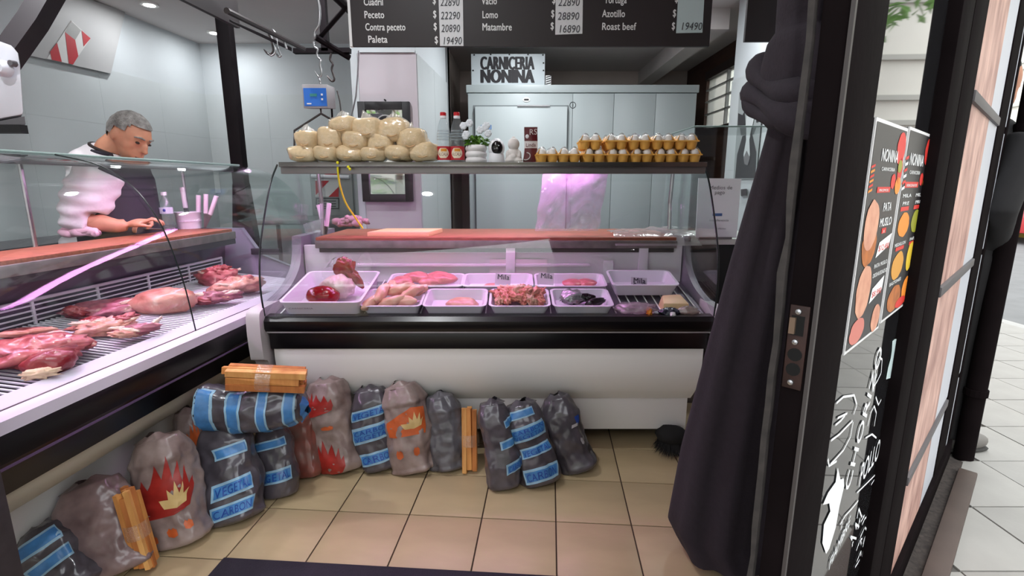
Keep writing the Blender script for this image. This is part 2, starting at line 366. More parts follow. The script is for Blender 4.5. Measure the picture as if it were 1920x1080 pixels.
for k in range(24):
    a, b = 2*math.pi*k/24, 2*math.pi*(k+1)/24
    rg.add([(e1.x+math.cos(t)*r, e1.y, e1.z+math.sin(t)*r) for t, r in ((a,.024),(b,.024),(b,.03),(a,.03))], [(0,1,2,3)])
obj('warning_ring', rg.box(e1.x-.003, e1.x+.003, e1.y-.002, e1.y, e1.z-.016, e1.z+.016), INK, cr)
obj('door_sticker', MB().box(at(902,226,1).x*0-.29, -.19, CY-.063, CY-.06, 1.70, 1.74), mat('sticker_blue', (120, 150, 190), .5), dr)
# ---- ceiling downlights
LGLOW = mat('lamp_glow', (255, 250, 244), .5, emit=28.)
def downlight(x, y, label, grp='recessed ceiling downlights', pw=1.):
    t = thing('downlight', label, 'ceiling light', (x, y, CZ-.012), group=grp)
    obj('trim_ring', MB().lathe([(.036,.0),(.06,.0),(.06,.012),(.036,.012)], 24, (x, y, CZ-.012)), WHITE, t)
    obj('lamp', MB().lathe([(0,-.003),(.036,-.002),(.036,.01),(0,.01)], 20, (x, y, CZ-.012)), LGLOW, t)
    ld = bpy.data.lights.new('downlight_lamp', 'AREA'); ld.shape = 'DISK'; ld.size = .07; ld.energy = LAMP_W*pw; ld.color = (.94, .97, 1)
    lo = bpy.data.objects.new('downlight_lamp', ld); COL.objects.link(lo); lo.parent = t; lo.location = (0, 0, -.008)
a = fl(280, 7, CZ); b = fl(402, 60, CZ)
downlight(a.x, a.y, 'round ceiling downlight at the top edge above the butcher', pw=.35)
downlight(b.x, b.y, 'round ceiling downlight just left of the black post', pw=.35)
for x, y, l in ((-1.9,1.9,'round downlight above the butcher, out of frame'), (-1.0,2.9,'round downlight behind the hanging price board'), (.3,3.2,'round downlight over the middle counter'),
                (1.2,3.3,'round downlight over the payment counter'), (-.6,1.5,'round downlight over the customer area'), (.1,4.3,'round downlight in front of the cold room'), (-1.7,1.0,'round downlight above the side counter')):
    downlight(x, y, l)
# ================================================================== shopfront at 45 degrees on the right
SB = Vector((.29, .50, 0)); SE = Vector((.7254, .6884, 0)).normalized(); SN = Vector((SE.y, -SE.x, 0))   # SN faces the street
def sp(s, z, o=0.): return SB+SE*s+SN*o+Vector((0, 0, z))
def sfi(u, v, o=0.):
    d = ray(u, v); b0 = SB+SN*o; t = ((b0-EYE).dot(SN))/d.dot(SN); p = EYE+d*t; return (p-SB).dot(SE), p.z
def sbox(mb, s0, s1, z0, z1, o0, o1): return mb.hexa([sp(s0,z0,o0), sp(s1,z0,o0), sp(s1,z0,o1), sp(s0,z0,o1)], [sp(s0,z1,o0), sp(s1,z1,o0), sp(s1,z1,o1), sp(s0,z1,o1)])
FRAME = mat('black_steel_frame', (22, 17, 18), .8, spec=.02, bump=.06, bscale=40, var=.2, scale=10)
DGLASS = mat('tinted_glass', (30, 30, 32), .03, spec=.9)
CAPW = mat('chalk_white', (235, 236, 238), .8)
d1 = thing('door_1', 'black steel shop door with glass carrying two posters and chalk writing', 'door', sp(.45,0), kind='structure')
obj('stile', sbox(MB(), .055, .2, -.02, 2.5, -.026, 0), FRAME, d1, bevel=.003)
obj('stile', sbox(MB(), .72, .86, -.02, 2.5, -.026, 0), FRAME, d1, bevel=.003)
obj('top_rail', sbox(MB(), .2, .72, 2.3, 2.5, -.026, 0), FRAME, d1, bevel=.003)
obj('bottom_rail', sbox(MB(), .2, .72, -.02, .12, -.026, 0), FRAME, d1, bevel=.003)
pane = obj('pane', sbox(MB(), .2, .72, .12, 2.3, -.03, -.022), DGLASS, d1)
obj('pane_bead', sbox(MB(), .2, .212, .12, 2.3, -.022, -.004), mat('greenish_bead', (110, 118, 108), .5), d1)
obj('edge_bead', sbox(MB(), .053, .059, -.02, 2.5, 0, .004), mat('edge_grey', (62, 56, 55), .6), d1)  # thin strip, lighter than the frame, along the door corner
# lock plate on the edge of the door, facing the doorway
def edge(w0, z, out): return sp(.055-out, z, -w0)                     # w0 across the door edge
def ebox(mb, a, b, z0, z1, t0, t1): return mb.hexa([edge(a,z0,t0), edge(b,z0,t0), edge(b,z0,t1), edge(a,z0,t1)], [edge(a,z1,t0), edge(b,z1,t0), edge(b,z1,t1), edge(a,z1,t1)])
zt, zb = sfi(1520,580)[1], sfi(1500,740)[1]
lk = obj('lock_plate', ebox(MB(), .003, .023, zb, zt, 0, .003), mat('rusty_plate', (58, 38, 34), .55, .4, var=.4, scale=40), d1, bevel=.001)
h = zt-zb
for f in (.93, .57, .08):
    obj('screw', MB().lathe([(.0,0),(.0035,0),(.003,.002),(0,.0025)], 10).xf(T(*edge(.014, zb+h*f, .003)) @ Matrix.Rotation(math.atan2(-SE.y,-SE.x),4,'Z') @ rotmat(ry=math.pi/2)), STEEL, lk)
for f in (.42, .24):
    obj('bolt_hole', MB().lathe([(.0,0),(.0075,0),(.0075,.0012),(0,.0012)], 14).xf(T(*edge(.013, zb+h*f, .003)) @ Matrix.Rotation(math.atan2(-SE.y,-SE.x),4,'Z') @ rotmat(ry=math.pi/2)), mat('hole_black', (4,3,3), .9), lk)
obj('latch_slot', ebox(MB(), .007, .02, zb+h*.65, zb+h*.88, .003, .0042), MATS['hole_black'], lk)
obj('latch_bolt', ebox(MB(), .015, .021, zb+h*.67, zb+h*.86, .0042, .008), mat('brass_worn', (120, 100, 84), .45, .7), lk)
# ragged draught strip along the back of the door edge
rg = MB(); n = 60
for k in range(n+1):
    z = .02+2.4*k/n; a = .031+.002*noise.noise(Vector((0, 0, z*14))); b = .037+.004*noise.noise(Vector((5, 0, z*17)))
    rg.v += [edge(a, z, .006), edge(b, z, .008+.004*noise.noise(Vector((2, 1, z*9)))), edge(b, z, -.004), edge(a, z, -.004)]
for k in range(n):
    for i in range(4): rg.f.append((k*4+i, k*4+(i+1)%4, k*4+4+(i+1)%4, k*4+4+i))
obj('draught_strip', rg, mat('peeling_strip', (50, 44, 42), .8, var=.5, scale=60), d1, smooth=40)
# fixed frame and glazed panels to the right
wn = thing('window_2', 'black framed shop window with a meat picture beyond the open door', 'window', sp(1.4,0), kind='structure')
obj('post', sbox(MB(), .87, 1.065, -.02, 2.6, -.06, .0), FRAME, wn, bevel=.003)
obj('post', sbox(MB(), 1.83, 2.10, -.02, 2.6, -.06, .0), FRAME, wn, bevel=.003)
obj('post', sbox(MB(), 2.20, 2.26, -.02, 2.6, -.06, .0), FRAME, wn, bevel=.003)
MEATP = mat('meat_print', (212, 172, 158), .5, scale=7, stretch=(2,2,.9), col2=(140, 98, 90))
tzs = [sfi(u, v)[1] for u, v in ((1845,200),(1797,516),(1745,815),(1705,1010))]
for z0, z1 in ((.1,tzs[3]-.013),(tzs[3]+.013,tzs[2]-.013),(tzs[2]+.013,tzs[1]-.013),(tzs[1]+.013,tzs[0]-.013),(tzs[0]+.013,2.55)):
    obj('meat_picture', sbox(MB(), 1.065, 1.55, z0, z1, -.012, -.004), MEATP, wn)
    obj('white_film', sbox(MB(), 1.55, 1.83, z0, z1, -.012, -.004), mat('white_film', (190, 192, 200), .4), wn)
    obj('white_film', sbox(MB(), 2.10, 2.20, z0, z1, -.012, -.004), MATS['white_film'], wn)
for u, v in ((1845,200),(1797,516),(1745,815),(1705,1010)):
    s_, z_ = sfi(u, v)
    obj('transom', sbox(MB(), 1.065, 1.80, z_-.013, z_+.013, -.05, .004), mat('grey_transom', (80, 76, 78), .5), wn, bevel=.003)
obj('sill', sbox(MB(), .87, 2.26, -.02, .1, -.06, .01), FRAME, wn, bevel=.004)
lg = obj('ledge', sbox(MB(), .9, 2.15, .0, .03, .05, .11), mat('brown_rail', (74, 60, 54), .6, var=.2), wn, bevel=.006)
# ---- posters on the door glass
def spos(u, v): return sfi(u, v, -.018)
def poster(name, label, quad, build):
    (s0,zt0),(s1,zt1),(s1b,zb1),(s0b,zb0) = [spos(*q) for q in quad]
    zt, zb = (zt0+zt1)/2, (zb0+zb1)/2; s0 = (s0+s0b)/2; s1 = (s1+s1b)/2
    t = thing(name, label, 'poster', sp((s0+s1)/2, zb, -.02), group=None)
    obj('sheet', sbox(MB(), s0, s1, zb, zt, -.0215, -.019), mat('poster_white', (228, 226, 226), .4), t)
    W, Hh = s1-s0, zt-zb
    P = lambda a, b: sp(s0+a*W, zb+b*Hh, -.0182)
    def poly(nm, pts, m, lift=0.): obj(nm, MB().add([sp(s0+a*W, zb+b*Hh, -.0185+lift) for a, b in pts], [tuple(range(len(pts)))]), m, t)
    def txt(s, a, b, hgt, wid, m, nm='lettering', bold=.02): obj(nm, put_text(MB(), s, sp(s0+a*W, zb+b*Hh, -.0181), SE, Vector((0,0,1)), hgt*Hh, bold, fitw=wid*W), m, t)
    def oval(nm, a, b, ra, rb, m, ph=0., seed=0., lift=.0006):
        pts = [(a+ra*math.cos(q+ph)*(1+.12*noise.noise(Vector((math.cos(q)*2,math.sin(q)*2,seed)))), b+rb*math.sin(q)*(1+.12*noise.noise(Vector((math.cos(q)*2,math.sin(q)*2,seed+4))))) for q in [2*math.pi*k/28 for k in range(28)]]
        poly(nm, pts, m, lift)
    poly('black_ground', [(.02,.015),(.97,.015),(.97,.985),(.02,.985)], mat('poster_black', (34, 31, 33), .4))
    build(poly, txt, oval)
RED = mat('print_red', (212, 48, 40), .5); ORG = mat('print_orange', (238, 140, 40), .5); YEL = mat('print_yellow', (226, 190, 50), .5); GRN = mat('print_green', (150, 150, 40), .5)
SKINP = mat('print_chicken', (226, 170, 140), .5, scale=30, col2=(196, 128, 104)); CRUST = mat('print_crust', (196, 112, 44), .5, scale=40, col2=(150, 80, 30)); PWH = mat('print_white', (235,235,235), .5)
def splash(oval):
    oval('red_splash', .84, .90, .14, .075, RED, seed=1); oval('red_splash', .9, .8, .08, .06, RED, seed=2); oval('pepper', .72, .75, .07, .035, RED, seed=3); oval('pepper', .9, .73, .1, .04, ORG, seed=4); oval('leaf_print', .88, .82, .07, .03, GRN, seed=5, lift=.0009)
def b1(poly, txt, oval):
    splash(oval); txt('NONINA', .25, .835, .075, .52, PWH, bold=.03); txt('CARNICERIA', .3, .795, .022, .42, PWH)
    poly('red_tag', [(.26,.70),(.66,.70),(.66,.725),(.26,.725)], RED, .0005); txt('PROMOS', .32, .705, .016, .28, PWH)
    txt('PATA', .52, .615, .055, .26, PWH, bold=.03); txt('MUSLO', .48, .545, .055, .38, PWH, bold=.03)
    poly('red_tag', [(.58,.51),(.72,.51),(.72,.535),(.58,.535)], RED, .0005); txt('X', .63, .513, .018, .05, PWH)
    oval('plate_print', .26, .47, .2, .09, CRUST, seed=6); oval('chicken_print', .24, .56, .19, .11, SKINP, seed=7, lift=.0009)
    poly('price_burst', [(.5,.40),(.9,.44),(.95,.50),(.56,.47)], PWH, .0006); txt('$12.490', .56, .428, .04, .34, RED)
    txt('PATA MUSLO', .5, .35, .028, .42, PWH); txt('DESHUESADO', .5, .305, .028, .45, PWH)
    oval('chicken_print', .28, .26, .2, .12, SKINP, seed=9); poly('price_burst', [(.5,.18),(.88,.22),(.9,.29),(.55,.25)], PWH, .0006); txt('$8.990', .56, .205, .04, .3, RED)
    oval('meat_print_patch', .8, .08, .14, .07, SKINP, seed=12); oval('meat_print_patch', .25, .08, .2, .06, mat('print_raw', (206, 120, 108), .5), seed=14)
    for k in range(6): poly('flag_stripe', [(.02,.70+.02*k),(.12,.71+.02*k),(.12,.72+.02*k),(.02,.71+.02*k)], RED if k % 2 else ORG, .0005)
def b2(poly, txt, oval):
    splash(oval); txt('NONINA', .14, .82, .085, .55, PWH, bold=.03); txt('CARNICERIA', .2, .775, .026, .42, PWH)
    poly('red_tag', [(.1,.705),(.62,.705),(.62,.735),(.1,.735)], RED, .0005); txt('REBOZADOS', .16, .711, .018, .4, PWH)
    for a in (.08, .58):
        txt('MILA', a, .655, .026, .32, PWH); txt('PRE', a+.03, .615, .026, .24, PWH); poly('red_tag', [(a,.585),(a+.3,.585),(a+.3,.607),(a,.607)], RED, .0005)
    oval('food_print', .28, .51, .2, .065, ORG, seed=21); oval('food_print', .75, .515, .18, .065, GRN, seed=22)
    txt('MEDALLON', .06, .40, .026, .4, PWH); txt('PAPA', .62, .405, .026, .25, PWH)
    poly('red_tag', [(.12,.375),(.42,.375),(.42,.395),(.12,.395)], RED, .0005); poly('red_tag', [(.62,.38),(.86,.38),(.86,.4),(.62,.4)], RED, .0005)
    oval('food_print', .28, .29, .21, .075, mat('print_gold', (214, 150, 56), .5), seed=23); oval('food_print', .74, .31, .13, .085, YEL, seed=24)
    txt('BASTONES', .08, .19, .026, .42, PWH); oval('food_print', .34, .10, .24, .075, CRUST, seed=25); oval('food_print', .78, .11, .16, .08, ORG, seed=26); oval('food_print', .62, .05, .2, .03, RED, seed=27, lift=.0009)
    for k in range(6): poly('flag_stripe', [(-.0,.69+.03*k),(.1,.70+.03*k),(.1,.715+.03*k),(-.0,.705+.03*k)], RED if k % 2 else PWH, .0005)
poster('poster', 'tall black poster on the door glass nearest the curtain, with chicken leg prices', [(1645,222),(1703,238),(1650,613),(1584,668)], b1)
poster('poster', 'black poster at the outer side of the door glass, with breaded and fried food', [(1706,239),(1752,252),(1702,567),(1654,606)], b2)
# chalk writing on the lower glass
def chalk(pts, wd=.004):
    q = [sp(*spos(*p), -.0205) for p in pts]; mb = MB()
    for a, b in zip(q[:-1], q[1:]):
        dr_ = (b-a).normalized(); nn = dr_.cross(SN).normalized()*wd/2; mb.add([a-nn, b-nn, b+nn, a+nn], [(0,1,2,3)])
    return mb
def addto(mb, m2): return mb.add(m2.v, m2.f)
ck = MB()
for line in ([(1572,757),(1585,745),(1605,742),(1610,760),(1604,778)], [(1570,798),(1580,790),(1588,780)], [(1574,785),(1592,776)], [(1562,827),(1578,815),(1592,800),(1602,790)], [(1603,792),(1598,820),(1585,845),(1570,862),(1560,872)],
             [(1556,862),(1558,875),(1572,866)], [(1641,735),(1645,690),(1652,670),(1657,675),(1655,700),(1648,715),(1642,725)], [(1645,745),(1650,760),(1655,750)], [(1630,800),(1636,775),(1642,762),(1646,775),(1642,800)], [(1626,822),(1638,815),(1646,822)],
             [(1610,925),(1630,905),(1645,890),(1652,870)], [(1636,910),(1648,890),(1655,868)], [(1655,860),(1664,855)], [(1670,770),(1673,755)], [(1578,985),(1588,968),(1600,955),(1612,940)], [(1580,995),(1583,975)]):
    addto(ck, chalk(line))
s0_, z0_ = spos(1612,915); put_text(ck, 'POLLO', sp(s0_, z0_, -.0205), SE, Vector((0,0,1)), .07, .01, fitw=.16)
s0_, z0_ = spos(1594,922); dv = (SE*.42+Vector((0,0,.91))); put_text(ck, 'CHORIZO', sp(s0_, z0_, -.0205), dv, (SE*-.91+Vector((0,0,.42))), .06, .01, fitw=.27)
s0_, z0_ = spos(1556,1072); put_text(ck, 'FIAMBRE', sp(s0_, z0_, -.0205), (SE+Vector((0,0,.25))), Vector((0,0,1)), .035, .01, fitw=.12)
for k in range(26):
    u, v = R.uniform(1600,1640), R.uniform(965,1075); addto(ck, chalk([(u, v), (u+R.uniform(-6,8), v-R.uniform(6,22)), (u+R.uniform(-2,10), v-R.uniform(0,14))], .005))
obj('chalk_writing', ck, CAPW, d1)
cw = MB()
for poly in ([(1574,878),(1579,900),(1585,898),(1586,912),(1577,950),(1570,990),(1558,1030),(1552,1040),(1545,1020),(1548,985),(1560,960),(1558,945),(1546,948),(1556,925),(1570,905)],):
    cw.add([sp(*spos(*p), -.0204) for p in poly], [tuple(range(len(poly)))])
obj('chalk_figure', cw, CAPW, d1)
cw = MB()
for poly in ([(1676,640),(1681,636),(1694,636),(1690,700),(1684,720),(1679,750),(1674,720),(1676,708),(1664,712),(1668,690),(1673,672),(1675,658)],):
    cw.add([sp(*spos(*p), -.0204) for p in poly], [tuple(range(len(poly)))])
obj('pale_cutout', cw, mat('pale_blue_film', (196, 214, 214), .5), d1)

fw_ = obj('wall_street', MB().box(2.0, 2.15, 2.62, 3.98, 0, 2.9), DARKW, pivot=False); tag(fw_, 'dark outer wall beyond the shop corner', 'wall', kind='structure')
dp_ = obj('downpipe', MB().lathe([(.0,0),(.036,0),(.036,3.2),(0,3.2)], 16, sp(2.33,0,.05)), FRAME, smooth=40); tag(dp_, 'black downpipe at the outer corner of the shopfront', 'pipe')
for z in (.3, 1.4, 2.4): obj('pipe_clip', MB().lathe([(.034,z),(.042,z),(.042,z+.03),(.034,z+.03)], 16, sp(2.33,0,.05)), FRAME, dp_)
obj('gravel_strip', sbox(MB(), .87, 2.26, -.02, .012, .005, .055), mat('gravel_dark', (60,52,48), .9, var=.5, scale=60, bump=.5), wn)
# ================================================================== counters
def smooth_curve(pts, n=24):
    """Catmull-Rom through 2D/3D points"""
    P = [Vector(p) for p in pts]; P = [P[0]*2-P[1]]+P+[P[-1]*2-P[-2]]; out = []; m = len(P)-3
    for i in range(m):
        k = max(2, n//m)
        for j in range(k):
            t = j/k; a, b, c, d = P[i:i+4]
            out.append(.5*((2*b)+(c-a)*t+(2*a-5*b+4*c-d)*t*t+(3*b-a-3*c+d)*t**3))
    out.append(P[-2]); return out
LEDM = mat('pink_led', (255, 170, 250), .5, emit=LED_E)
WOODT = mat('worn_red_wood', (168, 96, 70), .6, scale=14, stretch=(1,6,6), col2=(132, 74, 52), bump=.1, bscale=40)
DIRTY = mat('stained_steel', (140, 132, 128), .45, .5, var=.3, scale=18)
INNER = mat('inner_white', (226, 220, 226), .4, var=.03, scale=4)
# ---- counter facing the door
X0, X1 = -1.02, .835
bc = thing('display_counter', 'white refrigerated display counter with black bumper and curved glass facing the doorway', 'counter', (-.09, 2.4, 0))
obj('bumper', MB().extr([(2.02,.60),(2.012,.615),(2.012,.645),(2.03,.662),(2.075,.664),(2.075,.60)], 'x', X0, X1), BLK_PLASTIC, bc, smooth=40)
obj('bumper_line', MB().box(X0+.005, X1-.005, 2.02, 2.06, .594, .60), mat('grey_line', (150,146,150), .4), bc)
obj('bumper_lower', MB().box(X0+.01, X1-.02, 2.03, 2.08, .522, .594), BLK_PLASTIC, bc, bevel=.003)
pr = smooth_curve([(2.05,.522),(2.052,.46),(2.065,.39),(2.1,.32),(2.15,.262)], 20)
obj('front_panel', MB().strip(pr, 'x', X0+.02, X1-.03, -.012), WHITE, bc, smooth=60)
bp = obj('base_panel', MB().box(X0+.03, X1-.04, 2.15, 2.165, .098, .262), mat('base_white', (224, 222, 220), .45), bc, bevel=.002)
for x, z in ((.235,.205),(.247,.207),(.21,.18),(.25,.178),(.29,.18)): obj('rivet', MB().box(x, x+.004, 2.148, 2.15, z, z+.006), GREYM, bp)
obj('base_side', MB().box(X1-.055, X1-.04, 2.165, 2.9, .06, .26), mat('side_cream', (150,146,124), .5), bc)
obj('leg', MB().extr([(.735,.098),(.79,.098),(.775,.02),(.765,.02)], 'y', 2.17, 2.2), MATS['side_cream'], bc)
obj('leg', MB().box(-.95,-.9,2.3,2.35,0,.1), BLACK, bc); obj('leg', MB().box(-.95,-.9,2.8,2.85,0,.1), BLACK, bc); obj('leg', MB().box(.7,.75,2.8,2.85,0,.1), BLACK, bc)
obj('underframe', MB().box(X0+.05, X1-.07, 2.36, 2.9, .05, .12), mat('under_dark', (14,12,12), .9), bc)
obj('rear_body', MB().box(X0+.03, X1-.03, 2.5, 2.94, .1, .9), mat('rear_grey', (120,120,122), .5), bc)
npl = at(542,668,2.05); obj('name_plate', MB().box(npl.x-.035, npl.x+.035, 2.046, 2.05, npl.z-.01, npl.z+.012), mat('plate_grey', (120,116,114), .5), bc, bevel=.006)
npt = MB(); put_text(npt, 'IT', (npl.x-.03, 2.0455, npl.z-.007), (1,0,0), (0,0,1), .018); obj('plate_lettering', npt, mat('plate_dark', (70,66,66), .5), bc)
# end caps (moulded) and side panels
def endcap(x0, x1):
    pr = smooth_curve([(2.02,.70),(1.985,.68),(1.978,.6),(1.985,.5),(1.99,.49),(1.995,.485),(2.02,.47),(2.05,.40),(2.12,.38)], 40)
    obj('end_cap', MB().extr([tuple(p) for p in pr]+[(2.2,.38),(2.2,.70)], 'x', x0, x1), mat('endcap_beige', (190, 184, 186), .45), bc, smooth=50)
    top = smooth_curve([(2.03,.685),(2.15,.70),(2.3,.735),(2.41,.80),(2.45,.87),(2.465,.95)], 24)
    obj('side_panel', MB().extr([tuple(p) for p in top]+[(2.94,.95),(2.94,.38),(2.2,.38),(2.03,.6)], 'x', x0+.005, x1-.005), mat('side_grey', (128,122,132), .45), bc, smooth=50)
endcap(X0-.055, X0); endcap(X1, X1+.04)
# deck, back panel, worktop
SLP = math.atan2(.085, .42)
obj('deck', MB().extr([(2.06,.64),(2.48,.725),(2.48,.70),(2.06,.615)], 'x', X0, X1), mat('deck_steel', (120,112,124), .4, .4, var=.2), bc)
dkx = MB()
for k in range(46):
    x = X0+.03+k*(X1-X0-.06)/45; dkx.tube([(x,2.07,.648),(x,2.475,.731)], .003, 6)
obj('deck_wires', dkx, WHITE, bc)['kind'] = 'stuff'
obj('inner_back', MB().box(X0, X1, 2.476, 2.5, .72, .905), INNER, bc)
obj('back_rail', MB().box(X0+.2, X1-.45, 2.462, 2.476, .80, .815), INNER, bc, bevel=.003)
for x in (-.03, .62): obj('back_post', MB().box(x, x+.045, 2.455, 2.476, .73, .93), INNER, bc, bevel=.003)
wt = obj('worktop', MB().box(-.955, .80, 2.462, 2.95, .925, .945), WOODT, bc, bevel=.004)
obj('worktop_edge', MB().box(-.955, .80, 2.45, 2.475, .893, .93), DIRTY, bc, bevel=.003)
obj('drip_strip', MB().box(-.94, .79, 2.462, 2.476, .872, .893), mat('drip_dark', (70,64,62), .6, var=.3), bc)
# glass
GP = smooth_curve([(2.03,.665),(2.018,.78),(2.04,.92),(2.1,1.05),(2.19,1.2),(2.27,1.28)], 30)
obj('front_glass', MB().strip(GP, 'x', X0+.002, X1-.002, -.006), GLASS, bc, smooth=60)
EDGE = mat('glass_edge', (24, 34, 32), .3)
SGT = [tuple(p) for p in GP]
for x in (X0, X1):
    obj('side_glass', MB().extr(SGT+[(2.8,1.28),(2.85,.95),(2.46,.95),(2.4,.87),(2.3,.78),(2.15,.72)], 'x', x-.004, x+.002), GLASS, bc)
    obj('glass_rim', MB().tube([(x-.001, p[0]-.002, p[1]) for p in SGT], .004, 6), EDGE, bc)
# top shelf
SZ = 1.285
obj('top_shelf', MB().box(-.975, .815, 2.2, 2.62, SZ-.006, SZ), mat('shelf_glass', (150,158,158), .1), bc)
obj('shelf_edge', MB().box(-.98, .82, 2.19, 2.2, SZ-.016, SZ+.004), mat('shelf_chrome', (120,116,114), .25, .8, var=.3, scale=8), bc, bevel=.002)
obj('shelf_channel', MB().box(-.98, .82, 2.205, 2.235, SZ-.044, SZ-.014), mat('channel_grey', (128,124,124), .35, .5), bc, bevel=.002)
for x in (-.97, .805): obj('shelf_bracket', MB().tube([(x,2.6,SZ-.01),(x,2.62,1.1),(x,2.6,.945)], .01, 8), STEEL, bc)
for yy in (2.335, 2.375): obj('led_tube', MB().tube([(-.85,yy,SZ-.02),(.36,yy,SZ-.02)], .010, 10), LEDM, bc)
# ---- side counter on the left
OL = Vector((-1.165, 1.5, 0)); LR = SK
lc = thing('display_counter', 'long display counter on the left with wire deck and cuts of meat', 'counter', OL, LR)
LM = T(*OL) @ rotmat(rz=LR)
def L(x, y, z): return LM @ Vector((x, y, z))
Y0, Y1 = -.95, 1.40
def lo(name, mb, m, **k): return obj(name, mb, m, lc, world=False, **k)
lo('ledge', MB().extr([(.0,.635),(-.0,.652),(-.05,.662),(-.11,.672),(-.11,.62),(-.0,.62)], 'y', Y0, Y1-.05), mat('ledge_white', (208,202,214), .35), smooth=30)
lo('ledge_groove', MB().box(-.046,-.042,Y0,Y1-.06,.66,.6625), GREYM)
lo('bumper', MB().extr([(-.012,.62),(-.004,.60),(-.004,.55),(-.02,.53),(-.03,.46),(-.06,.45),(-.08,.62)], 'y', Y0, Y1-.45), BLK_PLASTIC, smooth=35)
lo('bumper_line', MB().box(-.006,.0,Y0,Y1-.46,.536,.541), mat('purple_line', (90,70,100), .3))
pr = smooth_curve([(-.06,.455),(-.085,.41),(-.14,.36),(-.22,.325),(-.28,.315)], 16)
lo('front_panel', MB().strip(pr, 'y', Y0, Y1-.45, .012), mat('cream_curve', (190,186,168), .45), smooth=60)
lb = lo('base_panel', MB().box(-.30,-.275,Y0,Y1-.45,.06,.318), mat('base_white', (206,206,208), .45))
lo('underframe', MB().box(-.8,-.35,Y0,Y1,.0,.06), MATS['under_dark'])
lo('rear_body', MB().box(-.74,-.64,Y0,Y1,.06,.90), mat('rear_dark', (70,66,78), .5))
lo('inner_back', MB().extr([(-.65,.66),(-.635,.66),(-.60,.9),(-.62,.9)], 'y', Y0, Y1), mat('inner_dark', (96,88,104), .4, .2, var=.3, scale=5))
lo('worktop', MB().box(-.76,-.49,Y0,1.30,.935,.955), WOODT, bevel=.004)
lo('worktop_edge', MB().box(-.50,-.478,Y0,1.31,.90,.94), DIRTY, bevel=.003)
lo('worktop_under_rail', MB().box(-.50,-.484,Y0,1.31,.872,.90), mat('rail_dark', (60,54,60), .5))  # dark rail below the worktop edge
lo('pan', MB().extr([(-.115,.60),(-.62,.645),(-.62,.63),(-.115,.585)], 'y', Y0, Y1), mat('pan_dark', (56,46,64), .35, .5))
lo('end_panel', MB().extr([(-.0,.60),(-.10,.70),(-.25,.74),(-.4,.80),(-.5,.95),(-.79,.95),(-.79,.2),(-.2,.2),(-.06,.45)], 'y', Y1, Y1+.03), mat('end_grey', (150,142,160), .4))
gw = MB(); k = Y0
while k < Y1-.03:
    gw.tube([(-.12,k,.652),(-.6,k,.698)], .0038, 6); k += .021
lo('deck_wires', gw, mat('wire_white', (228,222,232), .35))['kind'] = 'stuff'
for x in (-.15,-.35,-.58): lo('deck_bar', MB().tube([(x,Y0,.648-(x+.12)*.096),(x,Y1-.03,.648-(x+.12)*.096)], .005, 6), MATS['wire_white'])
ra = lo('rear_rack', MB().tube([(-.6,Y0,.785),(-.6,Y1-.06,.785)], .007, 8), MATS['wire_white'], smooth=60)
for z in (.71,.728,.747,.766): obj('rack_wire', MB().tube([(-.6,Y0,z),(-.6,Y1-.06,z)], .0034, 6), MATS['wire_white'], ra, world=False)
yy = Y1-.06
while yy > Y0: obj('rack_post', MB().tube([(-.6,yy,.785),(-.6,yy,.70)], .006, 6), MATS['wire_white'], ra, world=False); yy -= .272
GPL = smooth_curve([(-.025,.668),(-.04,.80),(-.06,.907),(-.105,1.06),(-.185,1.185),(-.30,1.262),(-.46,1.30)], 36)
GLASSL = GLASS
for a, b in ((Y0,.298),(.302,1.38)): lo('curved_glass', MB().strip(GPL, 'y', a, b, .006), GLASSL, smooth=60)
lo('glass_seam', MB().tube([(p[0]+.002,.30,p[1]) for p in GPL], .0025, 6), EDGE)
lo('top_glass', MB().box(-.78,-.46,Y0,1.38,1.297,1.303), GLASSL)
lo('glass_rim', MB().tube([(-.46,Y0,1.302),(-.46,1.38,1.302)], .004, 6), mat('rim_green', (150,170,166), .25))
lo('end_glass', MB().extr([tuple(p) for p in GPL]+[(-.78,1.30),(-.79,.95),(-.5,.95),(-.4,.8),(-.25,.74),(-.1,.7)], 'y', 1.38, 1.386), GLASSL)
for yy in (-.4, .45, 1.33): lo('top_support', MB().tube([(-.76,yy,.95),(-.76,yy,1.297)], .008, 8), STEEL)
for yy in (-.62,-.05): lo('clip', MB().box(-.74,-.70,yy,yy+.03,1.303,1.312), GREYM)
lo('led_tube', MB().tube([(-.506,-.8,1.2745),(-.506,1.25,1.2745)], .0095, 10), mat('pink_led_side', (255,196,250), .5, emit=45.))
lo('added_lamp_shield', MB().box(-.448,-.445,-.85,1.3,1.262,1.293).box(-.53,-.525,-.85,1.3,1.265,1.297).box(-.525,-.448,-.85,1.3,1.290,1.293), mat('shield_grey', (120,118,122), .35, .4))  # added plates that hide the tube and keep its light off the butcher
lo('switch_box', MB().box(-.44,-.27,1.372,1.40,.80,.835), mat('switch_dark', (48,46,50), .4), bevel=.004)
